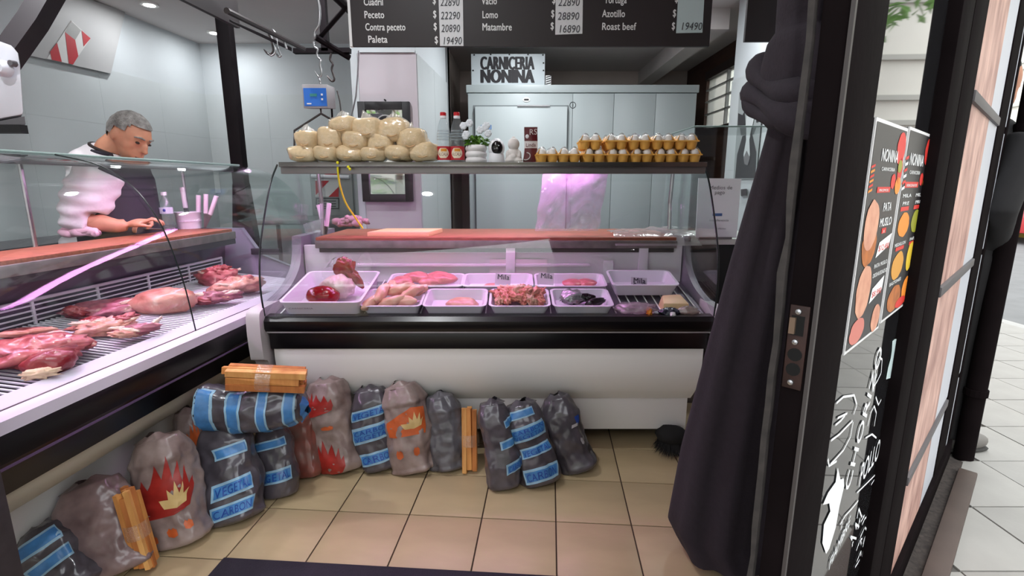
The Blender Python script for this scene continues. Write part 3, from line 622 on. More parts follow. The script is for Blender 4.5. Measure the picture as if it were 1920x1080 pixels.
# ================================================================== price boards
BOARD = mat('board_black', (46, 40, 42), .55, var=.12, scale=3); BWHITE = mat('board_white', (225, 224, 224), .7)
BY = 2.5
def bpt(u, v): return at(u, v, BY)
pb = thing('price_board', 'wide black price board of beef cuts hanging over the middle counter', 'price board', (bpt(1000,87).x, BY, bpt(1000,87).z))
l, r_ = bpt(661,87), bpt(1330,87)
obj('board', MB().box(l.x, r_.x, BY, BY+.02, l.z, l.z+.62), BOARD, pb, bevel=.002)
obj('edge_strip', MB().box(l.x-.012, l.x, BY, BY+.02, l.z, l.z+.62), BWHITE, pb)
def btxt(s, u, v, fit, nm='lettering', size=.043, m=BWHITE, y=BY-.002, bold=.022, shear=0.):
    p = at(u, v, y); p2 = at(u+fit, v, y); obj(nm, put_text(MB(), s, (p.x, y, p.z), (1,0,0), (0,0,1), size, bold, shear=shear, fitw=p2.x-p.x), m, pb)
for s, u, v, f in (('Cuadril',682,10,36),('Peceto',683,34,37),('Contra peceto',685,57,75),('Paleta',690,80,36),('Vacio',903,8,29),('Lomo',904,34,29),('Matambre',904,57,55),('Tortuga',1133,6,42),('Azotillo',1129,32,43),('Roast beef',1128,56,64)):
    btxt(s, u, v, f)
for u, v in ((811,7),(812,33),(813,56),(815,81),(1035,6),(1033,32),(1032,55),(1265,4),(1261,31),(1259,55)): btxt('$', u, v, 6, 'price_sign')
def slip(q, nums, tone):
    pts = [at(u, v, BY-.004) for u, v in q]
    t = obj('price_slip', MB().hexa([pts[3], pts[2], pts[2]+Vector((0,.003,0)), pts[3]+Vector((0,.003,0))], [pts[0], pts[1], pts[1]+Vector((0,.003,0)), pts[0]+Vector((0,.003,0))]), mat('slip_'+tone, {'w': (216,216,218), 'b': (190,206,208)}[tone], .7), pb)
    for s, u, v, f in nums:
        p = at(u, v, BY-.006); p2 = at(u+f, v, BY-.006)
        obj('handwriting', put_text(MB(), s, p, (1,0,0), (0,0,1), .045, 0., shear=.15, fitw=p2.x-p.x), mat('pen_grey', (70,70,76), .7), t)
slip([(820,-80),(867,-80),(869,86),(825,86)], [('22890',825,11,36),('22290',826,36,36),('20890',827,60,35),('19490',829,83,34)], 'w')
slip([(1043,-80),(1094,-80),(1092,63),(1041,65)], [('22890',1046,11,40),('28890',1045,37,40),('16890',1046,61,38)], 'w')
slip([(1276,-80),(1325,-80),(1317,61),(1268,62)], [('19490',1275,56,38)], 'b')
# side boards
sb = thing('price_board', 'black price board over the left counter, cut by the top of the picture', 'price board', L(-.28,.4,1.95), LR)
bmb = MB().box(-.29,-.268,-.9,1.20,1.953,2.45).xf(LM); obj('board', bmb, BOARD, sb, bevel=.002)
obj('price_slip', MB().box(-.267,-.263,1.02,1.12,2.06,2.40).xf(LM), MATS['slip_w'], sb)
hp = MB(); put_text(hp, '0', LM @ Vector((-.2625,1.09,2.09)), LM.to_3x3() @ Vector((0,-1,0)), (0,0,1), .05); obj('handwriting', hp, MATS['pen_grey'], sb)
rb0, rb1 = at(1396,78,2.9), at(1500,78,2.9)
rb = obj('price_board', MB().box(rb0.x, rb1.x+.5, 2.9, 2.92, rb0.z, CZ-.02), BOARD, bevel=.002); tag(rb, 'plain black board hanging behind the tied curtain on the right', 'price board')
# shop sign standing on the cold room
SY = 5.02; a, b = at(884,158,SY), at(1022,101,SY)
ss = thing('shop_sign', 'white shop sign lettered CARNICERIA NONINA standing on the cold room', 'sign', ((a.x+b.x)/2, SY, 2.1))
obj('sheet', MB().box(a.x, b.x, SY, SY+.012, 2.1, b.z), mat('sign_pale', (200, 210, 214), .45), ss, bevel=.002)
for s, v, hh in (('CARNICERIA',130,.13),('NONINA',155,.135)):
    p = at(901,v,SY-.002); p2 = at(1003,v,SY-.002)
    obj('lettering', put_text(MB(), s, p, (1,0,0), (0,0,1), hh*1.22, .085, fitw=p2.x-p.x), INK, ss)
for u, v in ((889,103),(920,102),(955,102),(990,102),(1018,103),(887,132),(1019,118),(1019,132)):
    p = at(u,v,SY-.003); obj('eyelet', MB().box(p.x-.007,p.x+.007,SY-.004,SY,p.z-.006,p.z+.006), INK, ss)
p = at(1022,158,5.03); st = obj('striped_box', MB().box(p.x+.005,p.x+.055,5.02,5.08,2.1,2.19), PAPER, bevel=.002); tag(st, 'small black and white striped box beside the shop sign', 'box')
for k in range(4): obj('stripe', MB().add([(p.x+.008,5.018,2.108+.02*k),(p.x+.052,5.018,2.12+.02*k),(p.x+.052,5.018,2.129+.02*k),(p.x+.008,5.018,2.117+.02*k)], [(0,1,2,3)]), INK, st)
# ================================================================== overhead rail, hooks, scale
RAILM = mat('rail_black', (20, 15, 18), .6, spec=.1); DKSTEEL = mat('dark_steel', (70, 64, 64), .4, .7)
po = at(433,160,3.0)
pst = thing('steel_post', 'tall black steel post behind the left counter holding the meat rail', 'post', (po.x, 3.0, 0))
obj('post', MB().box(po.x-.034, po.x+.034, 2.97, 3.03, .95, CZ), RAILM, pst, bevel=.002)
for dx, dz in ((-.13,0),(.10,0)): obj('leg', MB().hexa([(po.x+dx-.035,2.97,0),(po.x+dx+.035,2.97,0),(po.x+dx+.035,3.03,0),(po.x+dx-.035,3.03,0)], [(po.x-.036,2.97,1.2),(po.x+.036,2.97,1.2),(po.x+.036,3.03,1.2),(po.x-.036,3.03,1.2)]), RAILM, pst)
RYD = 3.2
rl = thing('meat_rail', 'black overhead meat rail running back to a cross bar', 'rail', at(600,96,RYD))
obj('cross_bar', MB().hexa(*[[at(u,v,RYD)+Vector((0,d,0)) for (u,v),d in zip(q,(0,0,.04,.04))] for q in (((549,99),(655,98),(655,98),(549,99)), ((549,90),(655,89),(655,89),(549,90)))]), RAILM, rl)
obj('long_bar', MB().tube([at(425,20,2.3), at(570,92,3.15)], .013, 8), DKSTEEL, rl)
obj('long_bar', MB().hexa([at(430,40,2.4),at(543,94,3.1),at(543,94,3.1)+Vector((.0,.03,0)),at(430,40,2.4)+Vector((0,.03,0))], [at(430,36,2.4),at(543,87,3.1),at(543,87,3.1)+Vector((0,.03,0)),at(430,36,2.4)+Vector((0,.03,0))]), RAILM, rl)
obj('brace', MB().tube([at(598,72,3.15), at(652,10,3.0)], .013, 8), RAILM, rl)
obj('brace', MB().tube([at(592,70,3.1), at(655,108,3.25)], .018, 8), RAILM, rl)
obj('brace', MB().tube([at(625,-10,2.9), at(662,25,3.1)], .022, 8), RAILM, rl)
ct = at(600,-30,RYD); obj('hanger', MB().box(ct.x-.02, ct.x+.02, RYD, RYD+.04, at(600,95,RYD).z, CZ), RAILM, rl)
def hook(pts, y, label, r=.006, m=STEEL, group=None):
    q = smooth_curve([at(u, v, y) for u, v in pts], 26); rs = [r]*(len(q)-3)+[r*.9, r*.6, r*.2]
    o = obj('meat_hook', MB().tube(q, rs, 8), m, smooth=60); return tag(o, label, 'hook', group)
hook([(594,-10),(599,15),(598,45),(590,60),(590,74)], 3.02, 'long steel bar hook hanging in front of the rail above the scale', .008)
obj_ = hook([(588,78),(589,88),(596,92),(594,100),(596,108),(601,112),(600,122),(603,138),(598,145),(590,133)], 3.02, 'bright S-shaped steel hook carrying the scale')
hook([(621,100),(619,112),(624,120),(622,130),(627,148),(622,152),(613,142)], 3.1, 'dark steel hook right of the scale hook', m=DKSTEEL)
hook([(502,60),(508,75),(512,95),(504,102),(494,92)], 2.9, 'dark meat hook with open tip, leftmost on the long bar', .005, DKSTEEL)
hook([(506,62),(514,82),(516,98),(508,104),(500,96)], 2.9, 'steel meat hook, second on the long bar', .005)
hook([(518,70),(522,92),(527,104),(522,106),(518,100)], 2.92, 'steel meat hook, third on the long bar', .005)
hook([(538,92),(530,72),(522,66),(516,62),(510,54)], 2.88, 'chrome hook lying along the top of the long bar', .006)
# hanging scale
SCY = 3.02; a, b = at(569,203,SCY), at(613,158,SCY)
scx = thing('hanging_scale', 'grey hanging scale with a blue display over the bags of breadcrumbs', 'scale', (a.x, SCY, a.z))
obj('housing', MB().hexa([(a.x,SCY,a.z),(b.x,SCY,a.z),(b.x+.01,SCY+.1,a.z+.01),(a.x+.01,SCY+.1,a.z+.01)], [(a.x,SCY,b.z),(b.x,SCY,b.z),(b.x+.01,SCY+.1,b.z),(a.x+.01,SCY+.1,b.z)]), mat('scale_grey', (150,146,150), .45), scx, bevel=.004)
q0, q1 = at(571,199,SCY-.003), at(611,165,SCY-.003)
obj('display', MB().box(q0.x, q1.x, SCY-.003, SCY, q0.z, q1.z), mat('scale_blue', (30, 100, 190), .35), scx)
obj('digit_window', MB().box(q0.x+.035, q0.x+.075, SCY-.005, SCY-.003, q1.z-.045, q1.z-.03), mat('lcd_green', (40,120,120), .4), scx)
for dz in (.03,.055): obj('button', MB().box(q1.x-.03, q1.x-.02, SCY-.005, SCY-.003, q1.z-dz-.01, q1.z-dz), BWHITE, scx)
obj('maker_label', MB().box(q0.x+.015, q0.x+.04, SCY-.005, SCY-.003, q0.z+.01, q0.z+.016), BWHITE, scx)
tp = at(601,157,SCY+.04); obj('top_bracket', MB().tube([tp, tp+Vector((-.006,0,.03)), tp+Vector((0,0,.05))], .006, 8), STEEL, scx)
obj('yoke', MB().tube([at(601,203,SCY+.03), at(602,213,SCY+.03), at(552,245,SCY), at(552,284,SCY)], .006, 8), DKSTEEL, scx)
obj('yoke', MB().tube([at(602,213,SCY+.03), at(640,235,SCY+.05), at(650,242,SCY+.05)], .006, 8), DKSTEEL, scx)
obj('cable', MB().tube(smooth_curve([at(632,170,3.1), at(637,190,3.1), at(640,215,3.1), at(643,230,3.1)], 12), .004, 6), DKSTEEL, scx)
obj('drop_rod', MB().tube([at(622,204,3.1), at(624,240,3.1)], .006, 6), RAILM, scx)
# black strut at the top left
sr = obj('steel_strut', MB().tube([at(120,-60,2.3), at(62,40,2.2), at(-10,140,2.1)], .05, 4), mat('strut_dark', (46,40,44), .5)); tag(sr, 'dark slanting strut at the top left corner', 'strut')
# ---- framed mirror on the pillar
MY = PF-.05; a, b = at(680,378,MY), at(767,190,MY)
mr = thing('framed_mirror', 'black framed mirror hanging on the white pillar', 'mirror', ((a.x+b.x)/2, MY, a.z))
fw = .052
obj('frame', MB().box(a.x,a.x+fw,MY,MY+.035,a.z,b.z).box(b.x-fw,b.x,MY,MY+.035,a.z,b.z).box(a.x+fw,b.x-fw,MY,MY+.035,a.z,a.z+fw).box(a.x+fw,b.x-fw,MY,MY+.035,b.z-fw,b.z), mat('frame_black', (22,18,22), .4), mr, bevel=.003)
obj('mirror', MB().box(a.x+fw,b.x-fw,MY+.02,MY+.03,a.z+fw,b.z-fw), mat('mirror_silver', (210,212,214), .03, 1.), mr)
rn = at(722,222,MY+.018); rg = MB()
for k in range(28):
    t0_, t1_ = 2*math.pi*k/28, 2*math.pi*(k+1)/28
    rg.add([(rn.x+math.cos(t)*r, rn.y, rn.z-.04+math.sin(t)*r) for t, r in ((t0_,.066),(t1_,.066),(t1_,.058),(t0_,.058))], [(0,1,2,3)])
dsk = MB().add([(rn.x+math.cos(2*math.pi*k/28)*.058, rn.y, rn.z-.04+math.sin(2*math.pi*k/28)*.058) for k in range(28)], [tuple(range(28))])
obj('emblem_disc', dsk, MATS['frame_black'], mr); obj('emblem_ring', rg, mat('ring_grey', (160,160,160), .5), mr)
nl = at(721,187,MY+.01); obj('nail', MB().tube([nl+Vector((0,.04,0)), nl], .006, 6), INK, mr)
# ---- electric box with hazard stripes on the back wall
EY = 5.14; a, b = at(590,402,EY), at(658,312,EY)
eb = thing('fuse_box', 'grey electric panel with red and white hazard stripes seen through the counter glass', 'fuse box', ((a.x+b.x)/2, EY, a.z-.1))
obj('cover', MB().box(a.x-.02, b.x, EY, WY-.008, a.z-.14, b.z+.04), mat('box_grey', (150,154,152), .5), eb, bevel=.005)
def quad(nm, q, y, m, par): obj(nm, MB().add([at(u, v, y) for u, v in q], [(0,1,2,3)]), m, par)
HRED = mat('hazard_red', (176, 28, 40), .5); HWH = mat('hazard_white', (206,206,204), .5)
quad('stripe_sheet', [(591,369),(635,369),(635,335),(591,335)], EY-.004, HWH, eb)
obj('red_stripe', MB().add([at(u,v,EY-.007) for u,v in ((591,339),(617,339),(592,366))], [(0,1,2)]), HRED, eb)
obj('red_stripe', MB().add([at(u,v,EY-.007) for u,v in ((616,369),(635,369),(635,350))], [(0,1,2)]), HRED, eb)
quad('red_stripe', [(608,328),(615,320),(634,320),(631,328)], EY-.007, HRED, eb)
quad('text_plate', [(592,392),(636,392),(636,371),(592,371)], EY-.004, mat('plate_frame', (60,66,66), .5), eb); quad('text_field', [(594,390),(634,390),(634,373),(594,373)], EY-.006, mat('plate_field', (140,146,144), .5), eb)
for v in (377, 382, 387): quad('text_line', [(597,v+1),(630,v+1),(630,v-1),(597,v-1)], EY-.008, mat('plate_frame', (60,66,66)), eb)
obj('rail', MB().tube([at(584,330,EY-.02), at(655,332,EY-.02)], .018, 8), PLASTIC_W, eb)
# ---- grey board with hazard sticker high on the left wall
def lw(u, v, off=.02):                                                 # onto the left wall
    d = ray(u, v); n = Vector((1,-.0735,0)); p0 = Vector((WX+off, WY, 0)); t = (p0-EYE).dot(n)/d.dot(n); return EYE+d*t
bq = [(37,100),(208,138),(235,22),(178,2),(150,-14),(100,-10)]
def slab(quad_, off0, off1): return MB().add([lw(u,v,off0) for u,v in quad_]+[lw(u,v,off1) for u,v in quad_], [tuple(range(len(quad_)-1,-1,-1)), tuple(range(len(quad_),2*len(quad_)))]+[(i,(i+1)%len(quad_),(i+1)%len(quad_)+len(quad_),i+len(quad_)) for i in range(len(quad_))])
hb = tag(obj('wall_board', slab(bq, .012, .035), mat('board_grey', (172,172,172), .5)), 'tilted grey board with a red and white hazard sticker high on the left wall', 'board')
obj('sticker_sheet', slab([(88,110),(136,121),(170,72),(134,38)], .036, .038), HWH, hb)
for q in ([(94,97),(107,80),(116,116),(97,112)], [(122,60),(141,75),(147,105),(137,121),(129,119)], [(153,57),(170,72),(157,87)]): obj('red_stripe', slab(q, .0385, .0395), HRED, hb)
obj('sticker_emblem', slab([(122,60),(134,40),(152,57),(141,75)], .0385, .0395), mat('emblem_grey', (150,150,148), .5), hb)
# ---- white machine at the left edge
mc = thing('bone_saw', 'white enamelled machine head at the left edge of the picture', 'machine', at(5,270,2.05))
prof = [at(u,v,2.05) for u,v in ((-70,236),(44,215),(38,120),(34,98),(22,84),(0,76),(-70,74))]
obj('housing', MB().add([p for p in prof]+[p+Vector((-.22,.22,0)) for p in prof], [tuple(range(6,-1,-1)), tuple(range(7,14))]+[(i,(i+1)%7,(i+1)%7+7,i+7) for i in range(7)]), mat('machine_white', (206,206,214), .4), mc, bevel=.012)
obj('lower_band', MB().add([at(u,v,2.06) for u,v in ((-70,240),(46,218),(48,232),(-70,236+14))]+[at(u,v,2.06)+Vector((-.2,.2,0)) for u,v in ((-70,240),(46,218),(48,232),(-70,250))], [(0,3,2,1),(4,5,6,7),(0,1,5,4),(1,2,6,5),(2,3,7,6),(3,0,4,7)]), GREYM, mc)
q0, q1 = at(-60,250,2.05), at(42,234,2.05); obj('dark_slot', MB().box(q0.x, q1.x, 2.04, 2.07, q0.z, q1.z), BLACK, mc)
kn = at(12,130,2.04); obj('knob', MB().lathe([(0,0),(.03,0),(.03,.02),(.018,.035),(0,.035)], 20).xf(T(*kn) @ rotmat(rx=math.pi/2)), mat('machine_white', (206,206,214)), mc, smooth=40)
kn = at(28,120,2.04); obj('knob', MB().lathe([(0,0),(.012,0),(.01,.02),(0,.02)], 14).xf(T(*kn) @ rotmat(rx=math.pi/2)), GREYM, mc, smooth=40)
# ================================================================== payment counter on the right
QY = 2.9
a, b = at(1290,455,QY), at(1480,458,QY); b.x = min(b.x, 1.54)
qc = thing('payment_counter', 'dark payment counter with a pale top right of the display counter', 'counter', ((a.x+b.x)/2, QY, 0))
obj('top', MB().box(a.x, b.x, QY, QY+.55, a.z-.012, a.z+.02), mat('counter_top_pale', (206,204,196), .4), qc, bevel=.004)
obj('front', MB().box(a.x+.02, b.x, QY+.03, QY+.53, 0, a.z-.012), mat('counter_dark', (22,17,19), .6), qc)
TZ = a.z+.02
gs = thing('glass_screen', 'clear glass box screen standing on the payment counter', 'glass screen', (a.x+.25, QY+.3, TZ))
ga, gb = at(1303,237,QY+.03), at(1445,237,QY+.03)
obj('front_pane', MB().box(ga.x, 1.53, QY+.03, QY+.036, TZ, ga.z), GLASS, gs); obj('side_pane', MB().box(ga.x, ga.x+.006, QY+.036, QY+.5, TZ, ga.z), GLASS, gs)
obj('top_pane', MB().box(ga.x, 1.53, QY+.036, QY+.5, ga.z-.006, ga.z), GLASS, gs)
obj('top_edge', MB().tube([(ga.x,QY+.03,ga.z),(1.53,QY+.03,ga.z)], .004, 6), mat('edge_green', (110,130,124), .3), gs); obj('top_edge', MB().tube([(ga.x,QY+.03,ga.z),(ga.x,QY+.5,ga.z)], .004, 6), MATS['edge_green'], gs)
# payment notice
NY = QY+.005; qd = [(1304,447),(1381,446),(1390,335),(1310,334)]
pn = thing('payment_notice', 'white Medios de pago notice standing on the payment counter', 'notice', at(1342,447,NY))
pts = [at(u,v,NY) for u,v in qd]; pts = [p+Vector((0, .0, 0)) for p in pts]
obj('card', MB().hexa([pts[0],pts[1],pts[1]+Vector((0,.006,0)),pts[0]+Vector((0,.006,0))], [pts[3],pts[2],pts[2]+Vector((0,.006,0)),pts[3]+Vector((0,.006,0))]), PAPER, pn)
obj('foot', MB().box(pts[0].x+.02, pts[1].x-.03, NY-.01, NY+.05, TZ, TZ+.012), mat('foot_clear', (110,106,104), .4), pn)
GT = mat('notice_grey', (120,116,118), .7)
for s, u, v, f, hh in (('Medios de',1330,355,42,.03),('pago',1340,364,18,.03),('transferencia',1330,415,36,.018),('y efectivo',1343,430,18,.014)):
    p = at(u,v,NY-.002); p2 = at(u+f,v,NY-.002); obj('lettering', put_text(MB(), s, p, (1,0,0), (0,0,1), hh, fitw=p2.x-p.x), GT, pn)
p, p2 = at(1336,405,NY-.002), at(1354,400,NY-.002); obj('blue_bar', MB().box(p.x,p2.x,NY-.003,NY,p.z,p2.z), mat('bar_blue', (70,100,150), .6), pn)
# cow picture on the right wall
def rw(u, v, off=.012):
    d = ray(u, v); n = Vector((1,-.0735,0)); p0 = Vector((RX-off-.008, RY, 0)); t = (p0-EYE).dot(n)/d.dot(n); return EYE+d*t
cp = thing('cow_picture', 'black and white picture of a cow on the right wall', 'picture', rw(1400,335))
def cpoly(nm, q, m, off=.012): obj(nm, MB().add([rw(u,v,off) for u,v in q], [tuple(range(len(q)))]), m, cp)
cq = [(1375,336),(1417,336),(1434,154),(1386,173)]
obj('sheet', MB().add([rw(u,v,.001) for u,v in cq]+[rw(u,v,.01) for u,v in cq], [(0,3,2,1),(4,5,6,7),(0,1,5,4),(1,2,6,5),(2,3,7,6),(3,0,4,7)]), mat('photo_grey', (150,156,156), .5), cp)
CBK = mat('cow_black', (40,36,40), .5); CWH = mat('cow_white', (196,202,202), .5)
cpoly('dark_ear', [(1384,212),(1392,216),(1396,208),(1398,235),(1383,236)], CBK); cpoly('dark_ear', [(1416,198),(1422,204),(1429,192),(1428,226),(1418,230)], CBK)
cpoly('cow_body', [(1378,334),(1382,290),(1392,255),(1410,250),(1418,285),(1416,334)], CBK)
cpoly('cow_face', [(1398,235),(1401,200),(1407,188),(1414,196),(1415,215),(1410,240),(1405,262),(1406,290),(1402,308),(1396,306),(1394,290),(1399,262)], CWH, .014)
cpoly('muzzle', [(1394,296),(1400,282),(1406,296),(1402,310),(1396,308)], mat('muzzle_grey', (110,108,110), .5), .015)
cpoly('corner_mark', [(1424,162),(1433,158),(1433,170),(1424,173)], CBK)
sk = tag(obj('wall_socket', MB().add([rw(u,v,.001) for u,v in ((1389,367),(1400,366),(1400,354),(1389,355))]+[rw(u,v,.02) for u,v in ((1389,367),(1400,366),(1400,354),(1389,355))], [(0,3,2,1),(4,5,6,7),(0,1,5,4),(1,2,6,5),(2,3,7,6),(3,0,4,7)]), mat('socket_dark', (50,40,44), .5)), 'small dark socket on the right wall below the cow picture', 'socket')
# ================================================================== tied curtain
ks = [(-60,1468,1565,.92,.05),(0,1465,1558,.92,.05),(55,1462,1540,.93,.05),(75,1450,1545,.94,.07),(110,1443,1545,.95,.085),(150,1438,1540,.96,.09),(190,1436,1535,.97,.09),(222,1442,1520,.98,.075),(238,1449,1510,.99,.055),(262,1442,1510,1.0,.055),
      (320,1425,1512,1.04,.06),(400,1402,1505,1.1,.07),(520,1368,1495,1.16,.085),(680,1325,1486,1.25,.10),(850,1282,1470,1.38,.13),(980,1258,1450,1.46,.15)]
rings = []
for v, ul, ur, y, dp in ks:
    l_, r2 = at(ul,v,y), at(ur,v,y); rings.append(((l_+r2)/2, (r2.x-l_.x)/2, dp))
l_ = rings[-1]; rings.append((Vector((l_[0].x+.035, 1.45, .045)), l_[1]*.98, .15))
NR = 64; cu = MB()
def ringpt(c, hw, dp, t, k, m):
    a = 2*math.pi*t; f = k/m
    rp = 1+.10*math.sin(a*7+.6+f*1.5)*min(1,f*1.4+.25)+.05*math.sin(a*13+2)*f
    return Vector((c.x+hw*math.cos(a)*(1+.03*math.sin(a*9)*f), c.y+dp*math.sin(a)*rp, c.z+(.012*math.sin(a*3) if k == m else 0)))
sub = []
for i in range(len(rings)-1):
    n_ = 3
    for j in range(n_):
        t = j/n_; A, B = rings[i], rings[i+1]; sub.append((A[0].lerp(B[0],t), A[1]*(1-t)+B[1]*t, A[2]*(1-t)+B[2]*t))
sub.append(rings[-1]); m_ = len(sub)-1
cu.grid(lambda t, j: ringpt(*sub[round(j*m_)], t, round(j*m_), m_), NR, m_+1, closed=True)
CURT = mat('black_cloth', (44, 36, 44), .9, var=.15, scale=60, bump=.1, bscale=200)
ctn = thing('curtain', 'black cloth curtain tied up in a knot beside the open door', 'curtain', (rings[-1][0].x, 1.45, 0))
obj('cloth', cu, CURT, ctn, smooth=180)
kc = rings[6][0]
for dz, s_, tw in ((.05,1.0,.5),(-.02,1.12,-.4),(.015,1.05,.9)):
    pts = [kc+Vector((rings[6][1]*s_*.96*math.cos(q), rings[6][2]*1.06*s_*math.sin(q), dz+.05*math.sin(q*1+tw))) for q in [2*math.pi*k/56 for k in range(57)]]
    obj('knot_fold', MB().tube(pts, [.02+.007*math.sin(k*.4) for k in range(57)], 14), CURT, ctn, smooth=180)
# ================================================================== street
fb = thing('apartment_building', 'white building with ledges across the street, mirrored in the door glass', 'building', (16.2, 8, 0))
obj('facade', MB().box(16, 24, -14, 40, 0, 12), mat('facade_white', (214,210,200), .8, var=.05, scale=1), fb)
for z in (2.9, 3.6, 4.7, 6.2, 7.8): obj('ledge', MB().box(15.85, 16, -14, 40, z, z+.14), mat('facade_grey', (170,168,160), .8), fb)
for k in range(12):
    y = -12+4*k; wn_ = obj('window', MB().box(15.95, 16.0, y, y+1.3, 4.9, 6.1), mat('far_window', (60,66,70), .1), fb); obj('shutter', MB().box(15.93,15.95,y+.65,y+1.3,4.9,6.1), MATS['facade_grey'], wn_)
    wn_ = obj('window', MB().box(15.95, 16.0, y, y+1.3, 1.0, 2.6), MATS['far_window'], fb); obj('shutter', MB().box(15.93,15.95,y,y+.65,1.0,2.6), MATS['facade_grey'], wn_)
b2_ = thing('apartment_building', 'pale building behind the camera, seen only in the mirror', 'building', (-2, -13, 0))
obj('facade', MB().box(-14, 10, -20, -13, 0, 9), mat('facade_tan', (150,144,136), .8), b2_)
for k in range(8): obj('window', MB().box(-13+3*k, -11.7+3*k, -13, -12.9, 3.2, 5), MATS['far_window'], b2_)
LEAF = mat('leaf_green', (104, 150, 60), .6, var=.35, scale=5); LEAFD = mat('leaf_dark', (70, 110, 44), .6, var=.3, scale=5); BARK = mat('bark', (92,76,62), .85, var=.3, scale=20)
def tree(x, y, h, rad, label, n=1500, lz=0.):
    t = thing('street_tree', label, 'tree', (x, y, 0), group='street trees')
    obj('trunk', MB().tube([(x,y,0),(x+.08,y,h*.4),(x-.05,y+.1,h*.8)], [.13,.1,.06], 10), BARK, t, smooth=60)
    for k in range(5):
        a = k*1.26; obj('branch', MB().tube([(x,y,h*.5),(x+math.cos(a)*rad*.5,y+math.sin(a)*rad*.5,h*.75+.1*k)], [.05,.02], 6), BARK, t)
    mb = MB()
    for k in range(n):
        d = Vector((R.gauss(0,1),R.gauss(0,1),R.gauss(0,1))).normalized()*rad*R.uniform(.35,1.0)**.5
        c = Vector((x,y,h*.85))+Vector((d.x,d.y,d.z*.75))+Vector((0,0,lz*R.random())); s_ = R.uniform(.06,.13)
        m = rotmat(R.uniform(-1,1),R.uniform(-1,1),R.uniform(0,6.3)).to_3x3()
        mb.add([c+m @ Vector(q)*s_ for q in ((-1,0,0),(-.3,-.45,.1),(1,0,-.15),(-.3,.45,.1))], [(0,1,2),(0,2,3)])
    f = obj('foliage', mb, LEAF, t); f['kind'] = 'stuff'
tree(6.1, 3.35, 4.4, 1.5, 'leafy green street tree mirrored in the top of the door glass')
tree(-3.6, -9, 4.6, 2.0, 'green tree behind the camera seen in the framed mirror', 900)
tree(.4, -10, 4.2, 2.0, 'second green tree behind the camera seen in the framed mirror', 900)
# red car
cx_, cy_ = 12.1, 12.0
car = thing('car', 'red parked car at the far side of the road', 'car', (cx_, cy_, -.12))
body = [(-2.1,.25),(2.1,.25),(2.12,.7),(1.5,.85),(.9,.9),(.35,1.4),(-1.1,1.42),(-1.9,.95),(-2.12,.85)]
obj('body', MB().extr(body, 'x', -.85, .85).xf(T(cx_,cy_,-.12)), mat('car_red', (170,40,44), .3, coat=.5), car, bevel=.05)
obj('window_band', MB().extr([(.82,.92),(.34,1.32),(-1.05,1.34),(-1.6,.98)], 'x', -.86, .86).xf(T(cx_,cy_,-.12)), mat('car_glass', (30,34,38), .08), car)
for yy in (-1.3, 1.3):
    for xx in (-.86, .7):
        wl_ = obj('wheel', MB().lathe([(0,0),(.3,0),(.32,.04),(.32,.14),(.3,.18),(0,.18)], 20).xf(T(cx_+xx,cy_+yy,.2) @ rotmat(ry=math.pi/2)), mat('tyre', (24,24,25), .8), car, smooth=40)
# ================================================================== goods on the top shelf
PX = .00237
CRUMB = mat('breadcrumb', (228, 200, 156), .8, var=.12, scale=90, bump=.08, bscale=250)
BFILM = clear('bag_film', (1,1,1), .10, .14, .10, (.95,.92,.86), .8, 40.)
def ordn(i): return ('first','second','third','fourth','fifth','sixth','seventh')[i]
def crumb_bag(u, v, w_, h_, label, seed, dy):
    c = at(u, v, 2.32+dy); rx, rz = w_*PX/2, h_*PX/2
    t = thing('breadcrumb_bag', label, 'bag', (c.x, c.y, c.z-rz), group='bags of breadcrumbs on the top shelf')
    obj('contents', MB().blob(c, (rx*1.08, .075, rz*1.06), 12, .16, 1.6, seed, p=.6, M=rotmat(ry=R.uniform(-.12,.12))), CRUMB, t, smooth=180)
    def crest(a, b):
        x = (a-.5)*2; hgt = rz*(.95+.8*noise.noise(Vector((a*3.5+seed, seed, .3))))*max(0, 1-abs(x)**2.4)
        return c+Vector((x*rx*(.95-.25*b), .02*math.sin(a*17+seed)*b-.04+.03*b, rz*(.62-.28*x*x)+hgt*b))
    obj('plastic_film', MB().blob(c, (rx*1.11, .08, rz*1.1), 10, .18, 1.6, seed, p=.62), BFILM, t, smooth=180)
    obj('gathered_top', MB().grid(crest, 16, 6), clear('crest_film', (1,1,1), .14, .16, .42, (.95,.93,.88), .9, 50.), t, smooth=180)
    obj('seam_fold', MB().tube(smooth_curve([c+Vector((-rx*.3,-.074,-rz*.55)), c+Vector((0,-.082,-rz*.68)), c+Vector((rx*.35,-.074,-rz*.5))], 8), .0032, 5), mat('fold_tan', (196,160,116), .6), t)
for i, (u,v,a,b) in enumerate(((575,289,50,27),(618,288,44,28),(660,289,46,27),(704,289,46,26),(750,288,48,28),(797,286,50,32))):
    crumb_bag(u, v, a, b, 'bag of breadcrumbs in the bottom row, %s from the left' % ordn(i), i*3.1, 0)
for i, (u,v,a,b) in enumerate(((582,264,40,34),(625,261,44,40),(671,265,46,36),(718,269,48,32),(775,264,50,40))):
    crumb_bag(u, v, a, b, 'bag of breadcrumbs in the middle row, %s from the left' % ordn(i), 20+i*3.1, .01)
for i, (u,v,a,b) in enumerate(((648,238,46,32),(693,243,54,38),(741,245,54,40))):
    crumb_bag(u, v, a, b, 'bag of breadcrumbs in the top row, %s from the left' % ordn(i), 40+i*3.1, .015)
